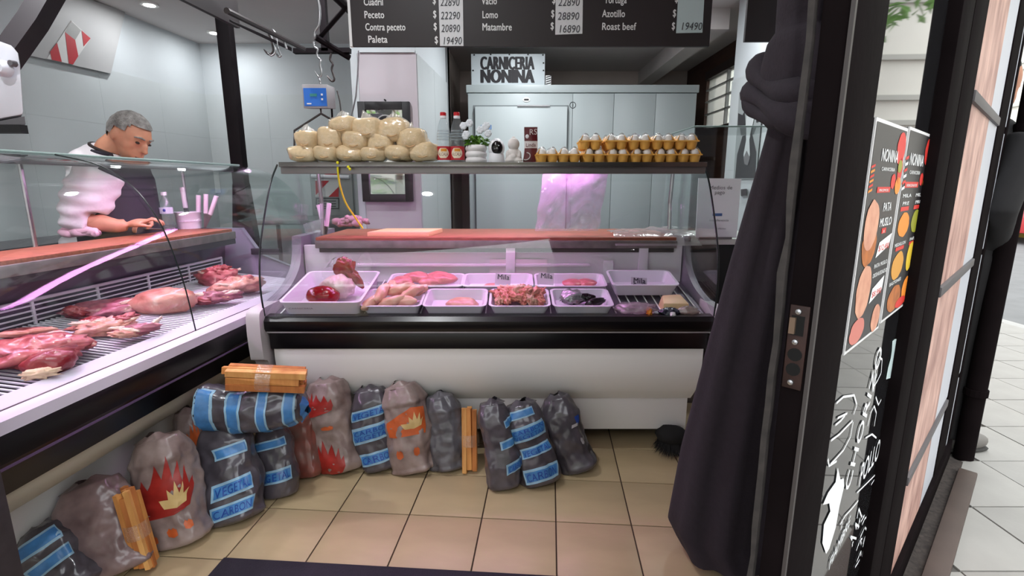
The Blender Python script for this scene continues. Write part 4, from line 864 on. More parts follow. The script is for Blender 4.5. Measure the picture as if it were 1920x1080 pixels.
# bottles
PET = clear('pet_plastic', (.94,.96,.97), .07, .05, .05, (.9,.93,.95), .25, 60.)
def bottle(u, label):
    x = at(u,299,2.3).x; c = (x, 2.3, SZ+.002)
    t = thing('alcohol_bottle', label, 'bottle', c, group='clear bottles with red caps')
    pr = [(.0,0),(.029,0),(.031,.006),(.031,.075),(.0295,.08),(.031,.085),(.0305,.11),(.029,.125),(.024,.155),(.017,.178),(.0125,.19),(.0125,.197)]
    obj('body', MB().lathe(pr, 24, c), PET, t, smooth=60)
    for z in (.1,.112,.124,.136): obj('rib', MB().lathe([(.0285-(z-.1)*.12,z),(.0318-(z-.1)*.12,z+.002),(.0285-(z-.1)*.12,z+.004)], 20, c), PET, t, smooth=60)
    obj('cap', MB().lathe([(0,.2),(.0135,.2),(.0135,.213),(.012,.215),(0,.215)], 18, c), mat('cap_red', (190,24,36), .4), t)
    obj('cap_ring', MB().lathe([(.012,.19),(.0142,.19),(.0142,.2),(.012,.2)], 18, c), PLASTIC_W, t)
    def lab(a, b): q = math.pi*(1.0+a); return Vector((x+.0316*math.cos(q), 2.3+.0316*math.sin(q), SZ+.016+.058*b))
    lb_ = obj('label', MB().grid(lab, 18, 2), mat('label_red', (186,44,52), .5), t, smooth=180)
    def lab2(a, b, r0, z0, z1, q0, q1): q = math.pi*(1.5+q0+(q1-q0)*a); return Vector((x+r0*math.cos(q), 2.3+r0*math.sin(q), SZ+z0+(z1-z0)*b))
    obj('label_field', MB().grid(lambda a,b: lab2(a,b,.0319,.024,.066,-.26*(1-.5*(2*b-1)**2),.26*(1-.5*(2*b-1)**2)), 10, 7), mat('label_cream', (230,214,190), .5), lb_, smooth=180)
    obj('label_fruit', MB().grid(lambda a,b: lab2(a,b,.0321,.052,.064,-.1,.16), 6, 3), mat('label_orange', (214,140,40), .5), lb_)
    vs, fs = text2d('ALCALA', .02); wdt = max(p[0] for p in vs); mb = MB()
    mb.add([Vector((x+.0323*math.cos(math.pi*1.5+(a/wdt-.5)*1.35), 2.3+.0323*math.sin(math.pi*1.5+(a/wdt-.5)*1.35), SZ+.034+b)) for a, b in vs], fs); obj('lettering', mb, mat('label_text', (120,40,40), .5), lb_)
bottle(833, 'clear bottle with red cap standing nearest the breadcrumb bags'); bottle(858, 'clear bottle with red cap standing next to the flower pot')
# flower pot
fx = at(893,299,2.3).x
fp = thing('flower_pot', 'white ribbed pot of white flowers on the top shelf', 'plant', (fx, 2.3, SZ+.002), group=None)
prf = [(0,0),(.04,0)]+[(.042+.006*abs(math.sin(math.pi*3*k/18)), .076*k/18) for k in range(19)]+[(.038,.078),(.036,.07),(0,.07)]
obj('pot', MB().lathe(prf, 28, (fx,2.3,SZ+.002)), mat('pot_white', (226,222,222), .5), fp, smooth=70)
lf = MB()
for k in range(70):
    a = R.uniform(0,6.28); r_ = R.uniform(.005,.05); c = Vector((fx+math.cos(a)*r_, 2.3+math.sin(a)*r_*.8, SZ+.08+R.uniform(0,.045)*(1-r_*8))); s_ = R.uniform(.014,.024)
    m = rotmat(R.uniform(-.9,.9),R.uniform(-.9,.9),a).to_3x3(); lf.add([c+m @ Vector(q)*s_ for q in ((-.8,0,0),(-.1,-.5,.12),(1,0,-.1),(-.1,.5,.12))], [(0,1,2),(0,2,3)])
obj('foliage', lf, mat('flower_leaf', (86,130,34), .5, var=.4, scale=60), fp)['kind'] = 'stuff'
for u, v in ((873,255),(869,236),(880,231),(900,244),(908,240),(912,236),(874,252),(915,250)):
    c = at(u, v, 2.27); mb = MB()
    for k in range(6):
        a = k*1.047; m = rotmat(rx=.5*math.sin(a), ry=-.5*math.cos(a)).to_3x3(); d = Vector((math.cos(a),-.25,math.sin(a)))
        mb.blob(c+d*.008, (.009,.004,.009), 5, .2, 3, k)
    mb.blob(c, (.006,.006,.006), 5, .1, 2, 3)
    obj('flower', mb, mat('petal_white', (226,230,236), .5), fp, smooth=180)
# indoor camera
kx = at(931,299,2.3).x
kc_ = thing('indoor_camera', 'white egg-shaped indoor camera with black face on the shelf', 'camera', (kx, 2.3, SZ+.002))
obj('base', MB().lathe([(0,0),(.034,0),(.036,.008),(.033,.04),(.028,.046),(0,.046)], 24, (kx,2.3,SZ+.002)), PLASTIC_W, kc_, smooth=60)
obj('head', MB().blob((kx,2.3,SZ+.067), (.036,.034,.042), 14, 0), PLASTIC_W, kc_, smooth=180)
hf = obj('face', MB().blob((kx+.003,2.275,SZ+.068), (.025,.014,.029), 12, 0), mat('face_black', (22,16,20), .12), kc_, smooth=180)
for dx, dz in ((-.006,.012),(.008,.008),(0,-.002)): obj('sensor', MB().blob((kx+.003+dx,2.2618+abs(dx)*.05,SZ+.068+dz), (.0022,.001,.0022), 5, 0), PLASTIC_W, hf)
# seated figurine
bx_ = at(963,299,2.3).x; z_ = SZ+.002
fg = MB().blob((bx_,2.3,z_+.02), (.037,.028,.024), 12, .05).blob((bx_,2.3,z_+.042), (.029,.022,.03), 12, .03).blob((bx_,2.296,z_+.082), (.026,.025,.027), 12, 0).blob((bx_-.024,2.293,z_+.036), (.011,.012,.022), 8, 0).blob((bx_+.024,2.293,z_+.036), (.011,.012,.022), 8, 0)
fg.blob((bx_-.02,2.282,z_+.012), (.02,.013,.011), 8, 0).blob((bx_+.02,2.282,z_+.012), (.02,.013,.011), 8, 0).blob((bx_,2.277,z_+.03), (.013,.008,.01), 8, 0).blob((bx_,2.3,z_+.108), (.009,.009,.008), 8, 0).blob((bx_,2.2755,z_+.082), (.004,.004,.006), 6, 0)
fr = remesh(fg, .0022, 4); tag(obj('seated_figurine', fr, mat('plaster_white', (220,212,208), .6), smooth=180), 'small white seated figurine on the shelf beside the maroon packet', 'figurine')
# maroon packet
pk = thing('snack_packet', 'tall maroon and white packet leaning on the shelf', 'packet', at(993,300,2.32))
PQ = [(980,300),(1003,300),(1000,262),(1009,236),(979,239),(981,262)]
def pk_s(a, b):
    z = SZ+.002+.156*b; x = at(992,300,2.3).x+(-.029+.058*a)+.012*b*b+.006*math.sin(b*4)
    return Vector((x, 2.305-.010*math.sin(math.pi*a)*math.sin(math.pi*min(1,b*1.05))+.012*b, z))
sh = MB().grid(lambda a,b: pk_s(a,b), 9, 20); sh.grid(lambda a,b: pk_s(a,b)+Vector((0,.012*math.sin(math.pi*a)+.001,0)), 9, 20); obj('wrapper', sh, mat('packet_white', (206,196,196), .35), pk, smooth=180)
MAR = mat('packet_maroon', (88, 22, 30), .35)
obj('maroon_top', MB().grid(lambda a,b: pk_s(a,.62+.38*b)+Vector((0,-.0012,0)), 9, 6), MAR, pk, smooth=180); obj('maroon_base', MB().grid(lambda a,b: pk_s(a*.96+.02,.0+.42*b)+Vector((0,-.0012,0)), 9, 6), MAR, pk, smooth=180)
p = pk_s(.1,.45); tt = MB(); put_text(tt, 'Linda', p+Vector((0,-.012,0)), (1,0,.05), (0,0,1), .022, .01, fitw=.042); obj('lettering', tt, MAR, pk)
tt = MB(); put_text(tt, 'RS', pk_s(.36,.78)+Vector((0,-.010,0)), (1,0,.05), (0,0,1), .034, .0, fitw=.032); obj('lettering', tt, MATS['packet_white'], pk)
obj('white_dot', MB().blob(pk_s(.22,.74)+Vector((0,-.004,0)), (.008,.003,.009), 8, 0), PLASTIC_W, pk); obj('cup_mark', MB().tube([pk_s(.2+.3*math.sin(q),.2+.1*math.cos(q))+Vector((0,-.004,0)) for q in [k*.45 for k in range(9)]], .0022, 5), MATS['packet_white'], pk)
# egg boxes
EGGC = mat('carton_orange', (238, 178, 84), .6, var=.08, scale=30, bump=.05, bscale=200); EGGW = mat('eggshell_white', (236,232,228), .5)
def make_eggbox():
    t = thing('egg_box', 'egg box', 'egg box', (0,0,0), group='orange egg boxes on the top shelf')
    cb = MB()
    for ix in (-1,1):
        for iy in (-1,0,1): cb.lathe([(.0,0),(.014,0),(.019,.006),(.0245,.03),(.026,.037),(0,.037)], 12, (ix*.0235, iy*.046, 0))
    cb.box(-.049,.049,-.073,.073,.032,.037)
    obj('tray', cb, EGGC, t, world=False, smooth=40)
    for s_ in (-1,1):
        fq = MB()
        fq.add([(s_*.049,-.071,.032),(s_*.049,.071,.032),(s_*.034,.06,.058),(s_*.034,-.055,.058),(s_*.046,-.071,.032),(s_*.046,.071,.032),(s_*.031,.06,.058),(s_*.031,-.055,.058)], [(0,1,2,3),(7,6,5,4),(0,3,7,4),(1,5,6,2),(2,6,7,3),(0,4,5,1)])
        obj('side_flap', fq, EGGC, t, world=False)
    for ix in (-1,1):
        for iy in (-1,0,1): obj('egg', MB().lathe([(0,-.026)]+[(.0205*math.sin(q)*(1-.12*math.cos(q)), -.026*math.cos(q)) for q in [math.pi*k/9 for k in range(1,9)]]+[(0,.026)], 12, (ix*.0225, iy*.045, .036)), EGGW, t, world=False, smooth=180)
    obj('film', MB().grid(lambda a,b: Vector(((a-.5)*.09, (b-.5)*.14, .036+.034*(abs(math.sin(2*math.pi*a))**.5)*(.75+.25*math.sin(b*9)))), 13, 9), clear('egg_film', (1,1,1), .12, .1, .04, (1,1,1), .8, 60.), t, world=False, smooth=180)
    return t
e0 = make_eggbox(); first = True
for row, us, dz in (('bottom', (1024,1066,1110,1155,1199,1244,1289), 0.), ('top', (1105,1151,1195,1238,1280), .056)):
    for i, u in enumerate(us):
        e = e0 if first else copy_tree(e0); first = False
        e.location = (at(u,298,2.28).x, 2.30, SZ+.002+dz); e.rotation_euler.z = R.uniform(-.06,.06)
        e['label'] = 'orange box of white eggs in the %s row, %s from the left' % (row, ordn(i))
# ================================================================== trays and meat in the middle counter
TRAYM = mat('tray_white', (226,218,230), .35)
def rrect(w_, d_, r, n=5):
    out = []
    for cx, cy, a0 in ((w_/2-r,d_/2-r,0),(-w_/2+r,d_/2-r,90),(-w_/2+r,-d_/2+r,180),(w_/2-r,-d_/2+r,270)):
        for k in range(n+1): a = math.radians(a0+90*k/n); out.append((cx+r*math.cos(a), cy+r*math.sin(a)))
    return out
def tray_mesh(w_, d_, h):
    mb = MB(); R_ = [(rrect(w_-.045,d_-.045,.015),0),(rrect(w_-.012,d_-.012,.022),h*.93),(rrect(w_,d_,.026),h*.95),(rrect(w_,d_,.026),h),(rrect(w_-.02,d_-.02,.02),h),(rrect(w_-.05,d_-.05,.014),.006)]
    n = len(R_[0][0])
    for pts, z in R_: mb.v += [Vector((x, y, z)) for x, y in pts]
    for i in range(len(R_)-1):
        for k in range(n): mb.f.append((i*n+k, i*n+(k+1)%n, (i+1)*n+(k+1)%n, (i+1)*n+k))
    mb.f += [tuple(range(n-1,-1,-1)), tuple((len(R_)-1)*n+k for k in range(n))]; return mb
def deckz(y): return .645+.2024*(y-2.06)
def tray(u0, u1, yf, d_, h, label, lift=.004):
    xa, xb = at(u0,575,yf).x, at(u1,575,yf).x; w_ = xb-xa
    M = T((xa+xb)/2, yf, deckz(yf)+lift) @ rotmat(rx=SLP) @ T(0, d_/2, 0)
    o = obj('meat_tray', tray_mesh(w_, d_, h).xf(M), TRAYM, smooth=35); tag(o, label, 'tray', 'white plastic trays in the middle counter'); return M, w_, d_, h
def meatm(name, a, b, rough=.32, sc_=14, fat=None):
    m = mat(name, a, rough, scale=sc_, col2=b, bump=.35, bscale=30, coat=.2); nt = m.node_tree
    rp = [n for n in nt.nodes if n.type == 'VALTORGB'][0].color_ramp
    if fat: e = rp.elements.new(.62); e.color = (*srgb(*a), 1); rp.elements[2].position = .68; rp.elements[2].color = (*srgb(*fat), 1)
    for n in nt.nodes:
        if n.type == 'TEX_NOISE': n.inputs['Distortion'].default_value = .8
    return m
CHK = meatm('chicken_skin', (232,182,160), (206,140,120)); PINK = meatm('pink_cutlet', (222,132,132), (192,92,100), fat=(236,170,160)); CHUNK = meatm('meat_chunk', (236,150,130), (208,104,94), sc_=26, fat=(242,194,164))
REDM = meatm('deep_red_meat', (150,12,26), (116,6,16), .15); FAT = meatm('white_fat', (222,200,196), (206,170,168)); BEEF = meatm('beef_pink', (206,112,112), (150,50,62), sc_=18, fat=(236,190,176)); BEEFD = meatm('beef_dark', (130,30,40), (170,70,72)); ROAST = meatm('fatty_roast', (226,170,150), (196,110,100), sc_=12, fat=(240,206,186)); PURP = meatm('beef_purple', (184,104,116), (140,70,86), sc_=16, fat=(226,176,170))
def piece(name, label, cat, M, c, r, m, seed=0., amp=.22, fq=2.2, rz=0., n=12, grp=None, p=1., ry=0.):
    o = obj(name, MB().blob((0,0,0), r, n, amp, fq, seed, p=p).xf(M @ T(*c) @ rotmat(rz=rz, ry=ry)), m, smooth=180); return tag(o, label, cat, grp)
# big tray with the heart
M1, w1, d1_, h1 = tray(524, 678, 2.05, .36, .075, 'deep white tray at the left end holding a red heart in plastic')
lt = MB(); put_text(lt, 'CARNICERIA', M1 @ Vector((-.13,-d1_/2+.008,.042)), M1.to_3x3() @ Vector((1,0,0)), M1.to_3x3() @ Vector((0,-.12,1)), .010, fitw=.10); tr1 = [o for o in COL.objects if o.name.startswith('meat_tray')][-1]
obj('lettering', lt.xf(T(0,-.006,0)), mat('tray_print', (110,90,120), .6), tr1)
ht = thing('beef_heart', 'glossy dark red heart with white fat in the deep tray', 'meat', M1 @ Vector((0,0,.01)))
obj('heart', MB().blob(M1 @ Vector((-.02,-.08,.06)), (.072,.06,.045), 14, .1, 2, 1), REDM, ht, smooth=180); obj('fat_cap', MB().blob(M1 @ Vector((.02,.0,.07)), (.075,.07,.05), 14, .25, 2.5, 4), FAT, ht, smooth=180)
obj('flap', MB().blob(M1 @ Vector((.04,.07,.125)), (.045,.025,.05), 14, .45, 2.2, 6, M=rotmat(ry=-.3), p=.8).blob(M1 @ Vector((.085,.05,.09)), (.022,.02,.05), 10, .3, 2, 8, M=rotmat(ry=-.7)), REDM, ht, smooth=180)
bg = MB().grid(lambda a,b: M1 @ Vector((-.06+.20*a+.02*math.sin(b*9), .03+.1*b+.03*noise.noise(Vector((a*5,b*5,1))), .06+.12*b+.05*noise.noise(Vector((a*4,b*4,7)))-.09*(a-.4)**2)), 16, 12)
tag(obj('plastic_bag', bg, clear('clear_film_b', (1,1,1), .06, .12, .08, (.95,.92,.95), .8, 30.), smooth=180), 'clear plastic bag crumpled behind the red heart', 'bag')
# chicken legs
M2, w2, d2_, h2 = tray(674, 790, 2.065, .19, .05, 'white tray heaped with pale chicken legs')
for i, (x,y,z,rz,L_) in enumerate(((-.085,-.05,.05,.9,.055),(-.05,-.01,.075,1.35,.065),(0,-.055,.055,.15,.06),(.05,-.05,.05,-.3,.06),(.02,.03,.075,.4,.06),(.075,.01,.07,.7,.06),(-.02,.06,.065,1.9,.055),(.09,.05,.06,.2,.05))):
    nm = ('at the left front corner','standing up at the left','lying across the front','at the right front','on top in the middle','pointing right on top','at the back left','at the back right')[i]
    piece('drumstick', 'pale chicken drumstick %s of the heaped tray' % nm, 'chicken', M2, (x,y,z), (L_,.024,.023), CHK, i*2., .25, 1.6, rz, ry=-.25, grp='chicken drumsticks in the heaped tray')
M3, w3, d3, h3 = tray(791, 912, 2.065, .19, .05, 'white tray holding a single chicken breast')
piece('chicken_breast', 'single pale chicken breast lying in its own tray', 'chicken', M3, (.03,-.03,.03), (.075,.045,.026), CHK, 3., .25, 1.5, -.25)
M4, w4, d4, h4 = tray(916, 1033, 2.065, .19, .05, 'white tray piled with chopped pink meat')
for i in range(24):
    ci, ri = i % 6, i//6; x, y = -.082+.033*ci+R.uniform(-.008,.008), -.048+.034*ri+R.uniform(-.008,.008); z = .038+.055*max(0,1-(x/.11)**2-(y/.1)**2)*R.uniform(.6,1)
    piece('meat_chunk', 'pink chunk in the tray of chopped meat, %s from the left in the %s row' % (ordn(ci), ('front','second','third','back')[ri]), 'meat', M4, (x,y,z), (R.uniform(.026,.038),R.uniform(.017,.024),R.uniform(.014,.02)), BEEFD if i in (16,22) else CHK if i % 4 == 0 else CHUNK, i*1.3, .7, 2.8, R.uniform(0,3), 16, 'chunks of chopped meat', ry=R.uniform(-.6,.6))
M5, w5, d5, h5 = tray(1036, 1152, 2.065, .19, .05, 'white tray with black sausages in clear plastic')
for i, (x,y,rz) in enumerate(((-.03,-.01,.1),(.02,.02,-.2),(.06,-.03,.5))):
    piece('black_sausage', 'black sausage in clear film, %s in its tray' % ('leftmost','middle','rightmost')[i], 'sausage', M5, (x,y,.04), (.05,.019,.019), mat('blood_sausage', (40,26,34), .2, var=.3, scale=30), i*4., .25, 2, rz, grp='black sausages')
piece('sausage_wrap', 'crumpled silvery wrapper over the black sausages', 'wrapper', M5, (-.045,.0,.052), (.05,.05,.026), clear('silver_wrap', (.9,.9,.9), .2, .15, .35, (.75,.73,.74), .9, 40.), 3., .5, 3)
tag(obj('orange_label', MB().box(-.01,.06,-.072,-.066,.012,.03).xf(M5 @ rotmat(rz=-.05)), ORG), 'orange label strip at the front of the sausage tray', 'label')
B1, wb1, db1, hb1 = tray(724, 868, 2.275, .165, .05, 'white tray of pink cutlets in the back row')
for i, (x,y,rx,rz) in enumerate(((-.105,-.01,.05,.3),(-.045,.02,.055,-.2),(.02,-.01,.055,.2),(.085,.0,.06,-.1),(.05,.045,.05,.4))):
    piece('cutlet', 'pink cutlet, %s in the back row tray' % ('leftmost','second from left','middle','rightmost','at the back')[i], 'meat', B1, (x,y,.048+.008*(i%2)), (rx*1.1,.046,.022), PINK, i*5., .2, 1.7, rz, grp='cutlets in the back row tray')
B2, _, _, _ = tray(867, 1000, 2.275, .165, .05, 'nearly empty white tray with a Mila card, left of centre')
piece('cutlet', 'small pale cutlet left in the nearly empty tray', 'meat', B2, (-.03,-.01,.02), (.04,.03,.012), PINK, 7.)
B3, _, _, _ = tray(1003, 1138, 2.275, .165, .05, 'white tray with thin cutlets and a Mila card')
for i, x in enumerate((.02,.08)): piece('cutlet', 'thin pink cutlet on the %s beside the Mila card' % ('left','right')[i], 'meat', B3, (x,.02,.026), (.05,.04,.014), PINK, 11.+i, .2, 1.7)
B4, _, _, _ = tray(1146, 1272, 2.23, .19, .058, 'empty white tray with a Mila Cerdo card at the right end', .02)
CARD = mat('card_mauve', (196,180,198), .6)
for (u,v,yy), s_, lb_ in (((943,524,2.32),('Mila',),'first Mila card, left of the chopped meat'), ((1024,522,2.32),('Mila',),'second Mila card, standing in the thin cutlet tray'), ((1198,531,2.265),('Mila','Cerdo'),'Mila Cerdo card in the empty tray at the right')):
    c = at(u,v,yy); t = thing('price_card', lb_, 'card', c-Vector((0,0,.025)))
    Mc = T(*c) @ rotmat(rx=-.35, ry=.08)
    obj('card', MB().box(-.036,.036,0,.0015,-.03,.026).xf(Mc), CARD, t)
    for k, q in enumerate(s_):
        tt = MB(); put_text(tt, q, Mc @ Vector((-.027,-.0012,.0-.024*k)), Mc.to_3x3() @ Vector((1,0,0)), Mc.to_3x3() @ Vector((0,0,1)), .034, .02, fitw=.055); obj('lettering', tt, mat('card_ink', (50,34,60), .6), t)
c0, c1 = at(918,522,2.47), at(1026,486,2.47)
tag(obj('paper_sheet', MB().box(c0.x, c1.x, 2.468, 2.470, c0.z, c1.z), mat('paper_pinkish', (226,212,216), .7)), 'blank pale sheet taped to the inner back of the counter', 'paper')
q0, q1 = at(1130,530,2.465), at(1150,488,2.465); tag(obj('paper_strip', MB().box(q0.x, q1.x, 2.458, 2.4605, q0.z, q1.z), PAPER), 'narrow white paper strip hanging inside the counter', 'paper')
# right end of the deck
IM = Matrix.Identity(4)
c = at(1262,577,2.16); ch = obj('cheese_block', MB().hexa([(c.x-.062,c.y-.05,c.z-.035),(c.x+.062,c.y-.05,c.z-.035),(c.x+.066,c.y+.05,c.z-.03),(c.x-.064,c.y+.05,c.z-.03)], [(c.x-.056,c.y-.04,c.z+.03),(c.x+.058,c.y-.04,c.z+.028),(c.x+.04,c.y+.04,c.z+.055),(c.x-.04,c.y+.04,c.z+.05)]), mat('cheese', (232,196,150), .45, var=.08, scale=20), bevel=.01); tag(ch, 'pale yellow block of cheese at the right end of the deck', 'cheese')
def pouch(nm, lb_, cat, u, v, y, r, m, seed, rz=0., amp=.35): c = at(u,v,y); return piece(nm, lb_, cat, T(*c), (0,0,0), r, m, seed, amp, 2.4, rz, 16)
pouch('plastic_pouch', 'pink tinted clear pouch lying on the deck right of the sausage tray', 'pouch', 1190,578,2.1, (.085,.05,.025), clear('pink_pouch', (.95,.85,.9), .12, .15, .45, (.85,.68,.76), .9, 40.), 2.)
pouch('dark_packet', 'dark packet with an orange end in front of the cheese', 'packet', 1255,586,2.075, (.045,.025,.02), mat('packet_dark', (52,48,66), .25, var=.4, scale=30), 5.)
obj_ = pouch('orange_packet', 'small orange packet beside the dark packet', 'packet', 1217,585,2.07, (.012,.02,.02), ORG, 6.)
pouch('wrapped_sausage', 'brownish wrapped sausage at the far right of the deck', 'sausage', 1290,583,2.08, (.045,.022,.02), clear('brown_wrap', (.9,.8,.75), .15, .15, .6, (.62,.5,.46), .8, 50.), 8.)
pouch('garlic_bulb', 'small white bulb in front of the dark packet', 'bulb', 1261,590,2.05, (.012,.012,.012), EGGW, 9.)
# ---- on the worktop of the middle counter
TOPZ = .945
a = at(690,431,2.52); b = at(812,431,2.52)
cbm = MB().hexa([(a.x,2.5,TOPZ),(b.x-.02,2.5,TOPZ),(b.x+.02,2.72,TOPZ),(a.x+.04,2.72,TOPZ)], [(a.x,2.5,TOPZ+.022),(b.x-.02,2.5,TOPZ+.022),(b.x+.02,2.72,TOPZ+.022),(a.x+.04,2.72,TOPZ+.022)])
tag(obj('cutting_board', cbm, mat('board_cream', (232,190,140), .5), bevel=.002), 'thin cream cutting board on the wooden worktop', 'cutting board')
rgm = MB()
for k in range(9):
    c = at(640+R.uniform(-5,40), 420-R.uniform(-4,10), 2.56); pts = smooth_curve([c+Vector((R.uniform(-.04,.04),R.uniform(-.03,.03),R.uniform(-.01,.02))) for _ in range(4)], 12); rgm.tube(pts, [.012+.006*math.sin(i) for i in range(len(pts))], 8)
for p in rgm.v: p.z = max(p.z, TOPZ+.001)
tag(obj('cleaning_rag', rgm, mat('rag_grey', (168,146,140), .9, var=.3, scale=40), smooth=180), 'crumpled greyish rag at the left of the worktop', 'rag')
def knife(pts, y, lb_, grp=None):
    q = [at(u,v,y) for u,v in pts]; t = thing('knife', lb_, 'knife', q[-1], group=grp)
    obj('handle', MB().tube(smooth_curve(q[:3], 10), .012, 10), mat('knife_white', (226,214,222), .45), t, smooth=60)
    d = (q[2]-q[1]).normalized(); n_ = Vector((d.z,0,-d.x))
    obj('blade', MB().hexa([q[2]-n_*.012-Vector((0,.001,0)), q[2]+n_*.012-Vector((0,.001,0)), q[2]+n_*.012+Vector((0,.001,0)), q[2]-n_*.012+Vector((0,.001,0))], [q[2]+d*.09-n_*.002-Vector((0,.0005,0)), q[2]+d*.09+n_*.01-Vector((0,.0005,0)), q[2]+d*.09+n_*.01+Vector((0,.0005,0)), q[2]+d*.09-n_*.002+Vector((0,.0005,0))]), STEEL, t)
KG = 'white handled knives at the left of the middle worktop'
knife([(597,384),(602,402),(606,424)], 2.62, 'left of two white knife handles by the middle worktop', KG); knife([(617,381),(615,400),(612,424)], 2.63, 'right of two white knife handles by the middle worktop', KG)
c = at(590,435,2.6); kh = MB().hexa([c+Vector(q) for q in ((-.02,-.02,-.09),(.02,-.02,-.09),(.02,.02,-.09),(-.02,.02,-.09))], [c+Vector(q) for q in ((-.05,-.02,.04),(.05,-.02,.07),(.05,.02,.07),(-.05,.02,.04))])
tag(obj('knife_holder', kh, clear('acrylic', (.9,.93,.93), .12, .06, .2, (.85,.9,.9)), bevel=.003), 'clear acrylic knife holder fixed at the left end of the middle worktop', 'knife holder')
rp = smooth_curve([at(633,304,2.195), at(634,325,2.2), at(638,350,2.25), at(648,380,2.35), at(664,405,2.45), at(680,428,2.5)], 30)
ro = thing('yellow_cord', 'yellow cord hanging from the shelf down to the worktop', 'cord', rp[-1]); obj('cord', MB().tube(rp, .0042, 7), mat('cord_yellow', (246,236,40), .5), ro, smooth=60)
for u, v in ((633,305),(653,313),(656,317)): obj('bead', MB().blob(at(u,v,2.185), (.006,.006,.006), 6, 0), MATS['cord_yellow'], ro)
# hanging roll of thin bags and film over the worktop
HB = clear('thin_bag', (.97,.95,.98), .10, .13, .2, (.9,.86,.92), 1., 16.)
hg = MB()
def hbag(a, b, o):
    u = (1020+122*a)*(1-b)+(1003+118*a)*b; v = 321+112*b; y = 2.28+.21*b+.05*noise.noise(Vector((a*4+b*3+o,b*2-a,o)))+.018*math.sin(a*14+b*7+o*3)+.012*abs(math.sin(a*9-b*8+o))
    return at(u+6*noise.noise(Vector((b*4,o,1))), v, y+o*.02)
for o_ in (0, 1): hg.grid(lambda a,b: hbag(a,b,o_), 26, 18)
tag(obj('plastic_bag', hg, HB, smooth=180), 'thin clear plastic bag hanging from the shelf, tinted violet by the lamp', 'bag')
def film(a, b):
    x = at(1150,440,2.5).x+.42*a-.1*b*a; y = 2.445+.24*b; z = TOPZ+.016+.012*noise.noise(Vector((a*6,b*5,2)))+.02*a*b
    if b < .25: z = TOPZ+.012-.05*(1-b/.25)
    return Vector((x, y-.006 if b < .25 else y, z))
tag(obj('plastic_sheet', MB().grid(film, 22, 16), clear('milky_sheet', (.97,.97,.95), .1, .2, .5, (.84,.82,.78), .7, 18.), smooth=180), 'milky plastic sheet draped over the right end of the worktop', 'plastic sheet')
# ================================================================== meat on the left counter
def lpos(u, v, z=.675): return fl(u, v, z)
def lmeat(nm, lb_, u, v, r, m, seed, rz=0., amp=.3, z=.69, p=1., fq=2.2, lobes=()):
    c = lpos(u,v,z-.01); M_ = T(c.x,c.y,z+r[2]*.55) @ rotmat(rz=rz); o = piece(nm, lb_, 'meat', T(c.x,c.y,z+r[2]*.55), (0,0,0), r, m, seed, amp, fq, rz, 18, p=p)
    rr = random.Random(int(seed))
    for kind, k in lobes:
        for i in range(k):
            a = rr.uniform(-.75,.75); b = rr.uniform(-.7,.7); h_ = r[2]*(.72*math.sqrt(max(.05,1-a*a*.8-b*b*.8)))
            sz = {'fat': (rr.uniform(.02,.045), rr.uniform(.006,.011), .007), 'lean': (rr.uniform(.025,.05), rr.uniform(.015,.03), r[2]*.5), 'flap': (rr.uniform(.03,.055), rr.uniform(.018,.03), .012)}[kind]
            obj({'fat': 'fat_seam', 'lean': 'muscle', 'flap': 'trim_flap'}[kind], MB().blob((0,0,0), sz, 16, .5, 2.6, seed+i*3.3).xf(M_ @ T(a*r[0], b*r[1], h_ if kind != 'flap' else -r[2]*.2) @ rotmat(rz=rr.uniform(-.7,.7), ry=-a*.4)), {'fat': mat('fat_pale', (236,204,188), .35), 'lean': BEEFD if i % 3 == 0 else BEEF, 'flap': ROAST if i % 2 else PURP}[kind], o, smooth=180)
    return o
t = thing('beef_cut', 'large raw beef cut with red centre nearest the camera on the wire deck', 'meat', lpos(70,690))
c = lpos(62,682); obj('flesh', MB().blob((c.x,c.y,.715), (.125,.085,.038), 18, .45, 2.4, 1., M=rotmat(rz=.75)), BEEF, t, smooth=180)
c = lpos(108,690); obj('red_face', MB().blob((c.x,c.y-.02,.70), (.062,.05,.034), 14, .2, 2, 4., M=rotmat(rz=.7)), BEEFD, t, smooth=180)
c = lpos(60,712); obj('fat_edge', MB().blob((c.x+.012,c.y+.012,.688), (.04,.012,.014), 16, .6, 2.6, 5., M=rotmat(rz=.5)), mat('fat_cream', (232,196,166), .4), t, smooth=180)
for i, (u,v) in enumerate(((30,665),(80,655),(60,675),(95,668))):
    c = lpos(u,v); obj('fat_strip', MB().blob((c.x,c.y,.742-.004*i), (.045,.012,.009), 10, .4, 3, 6.+i, M=rotmat(rz=.4+.3*i)), ROAST, t, smooth=180)
lmeat('meat_strip', 'pointed pink strip of meat beside the large front cut', 148,655, (.07,.026,.022), BEEF, 9., -.25, .15)
lmeat('meat_strip', 'flat pink strip along the back of the large front cut', 60,638, (.10,.035,.022), BEEF, 12., .1, .15)
lmeat('beef_cut', 'flat purple-pink cut lying against the rear rack', 200,592, (.13,.085,.034), PURP, 15., .7, .35, fq=2.8, lobes=(('fat',5),('flap',4),('lean',2)))
lmeat('beef_cut', 'fatty marbled cut in front of the flat purple cut', 200,625, (.085,.05,.028), ROAST, 18., .6, .5, fq=3.2, lobes=(('fat',6),('lean',4),('flap',4))); lmeat('beef_cut', 'dark thin end of meat at the edge of the deck in the middle', 258,628, (.075,.036,.018), PURP, 21., .9, .3, lobes=(('fat',3),('flap',2)))
lmeat('pork_roast', 'thick pale roast with a smooth fat cap in the middle of the deck', 312,582, (.115,.08,.052), ROAST, 24., .45, .18, p=.85, fq=1.6, lobes=(('fat',3),))
lmeat('meat_strip', 'narrow red strip behind the pale roast', 372,572, (.075,.02,.018), BEEFD, 27., -.3, .3)
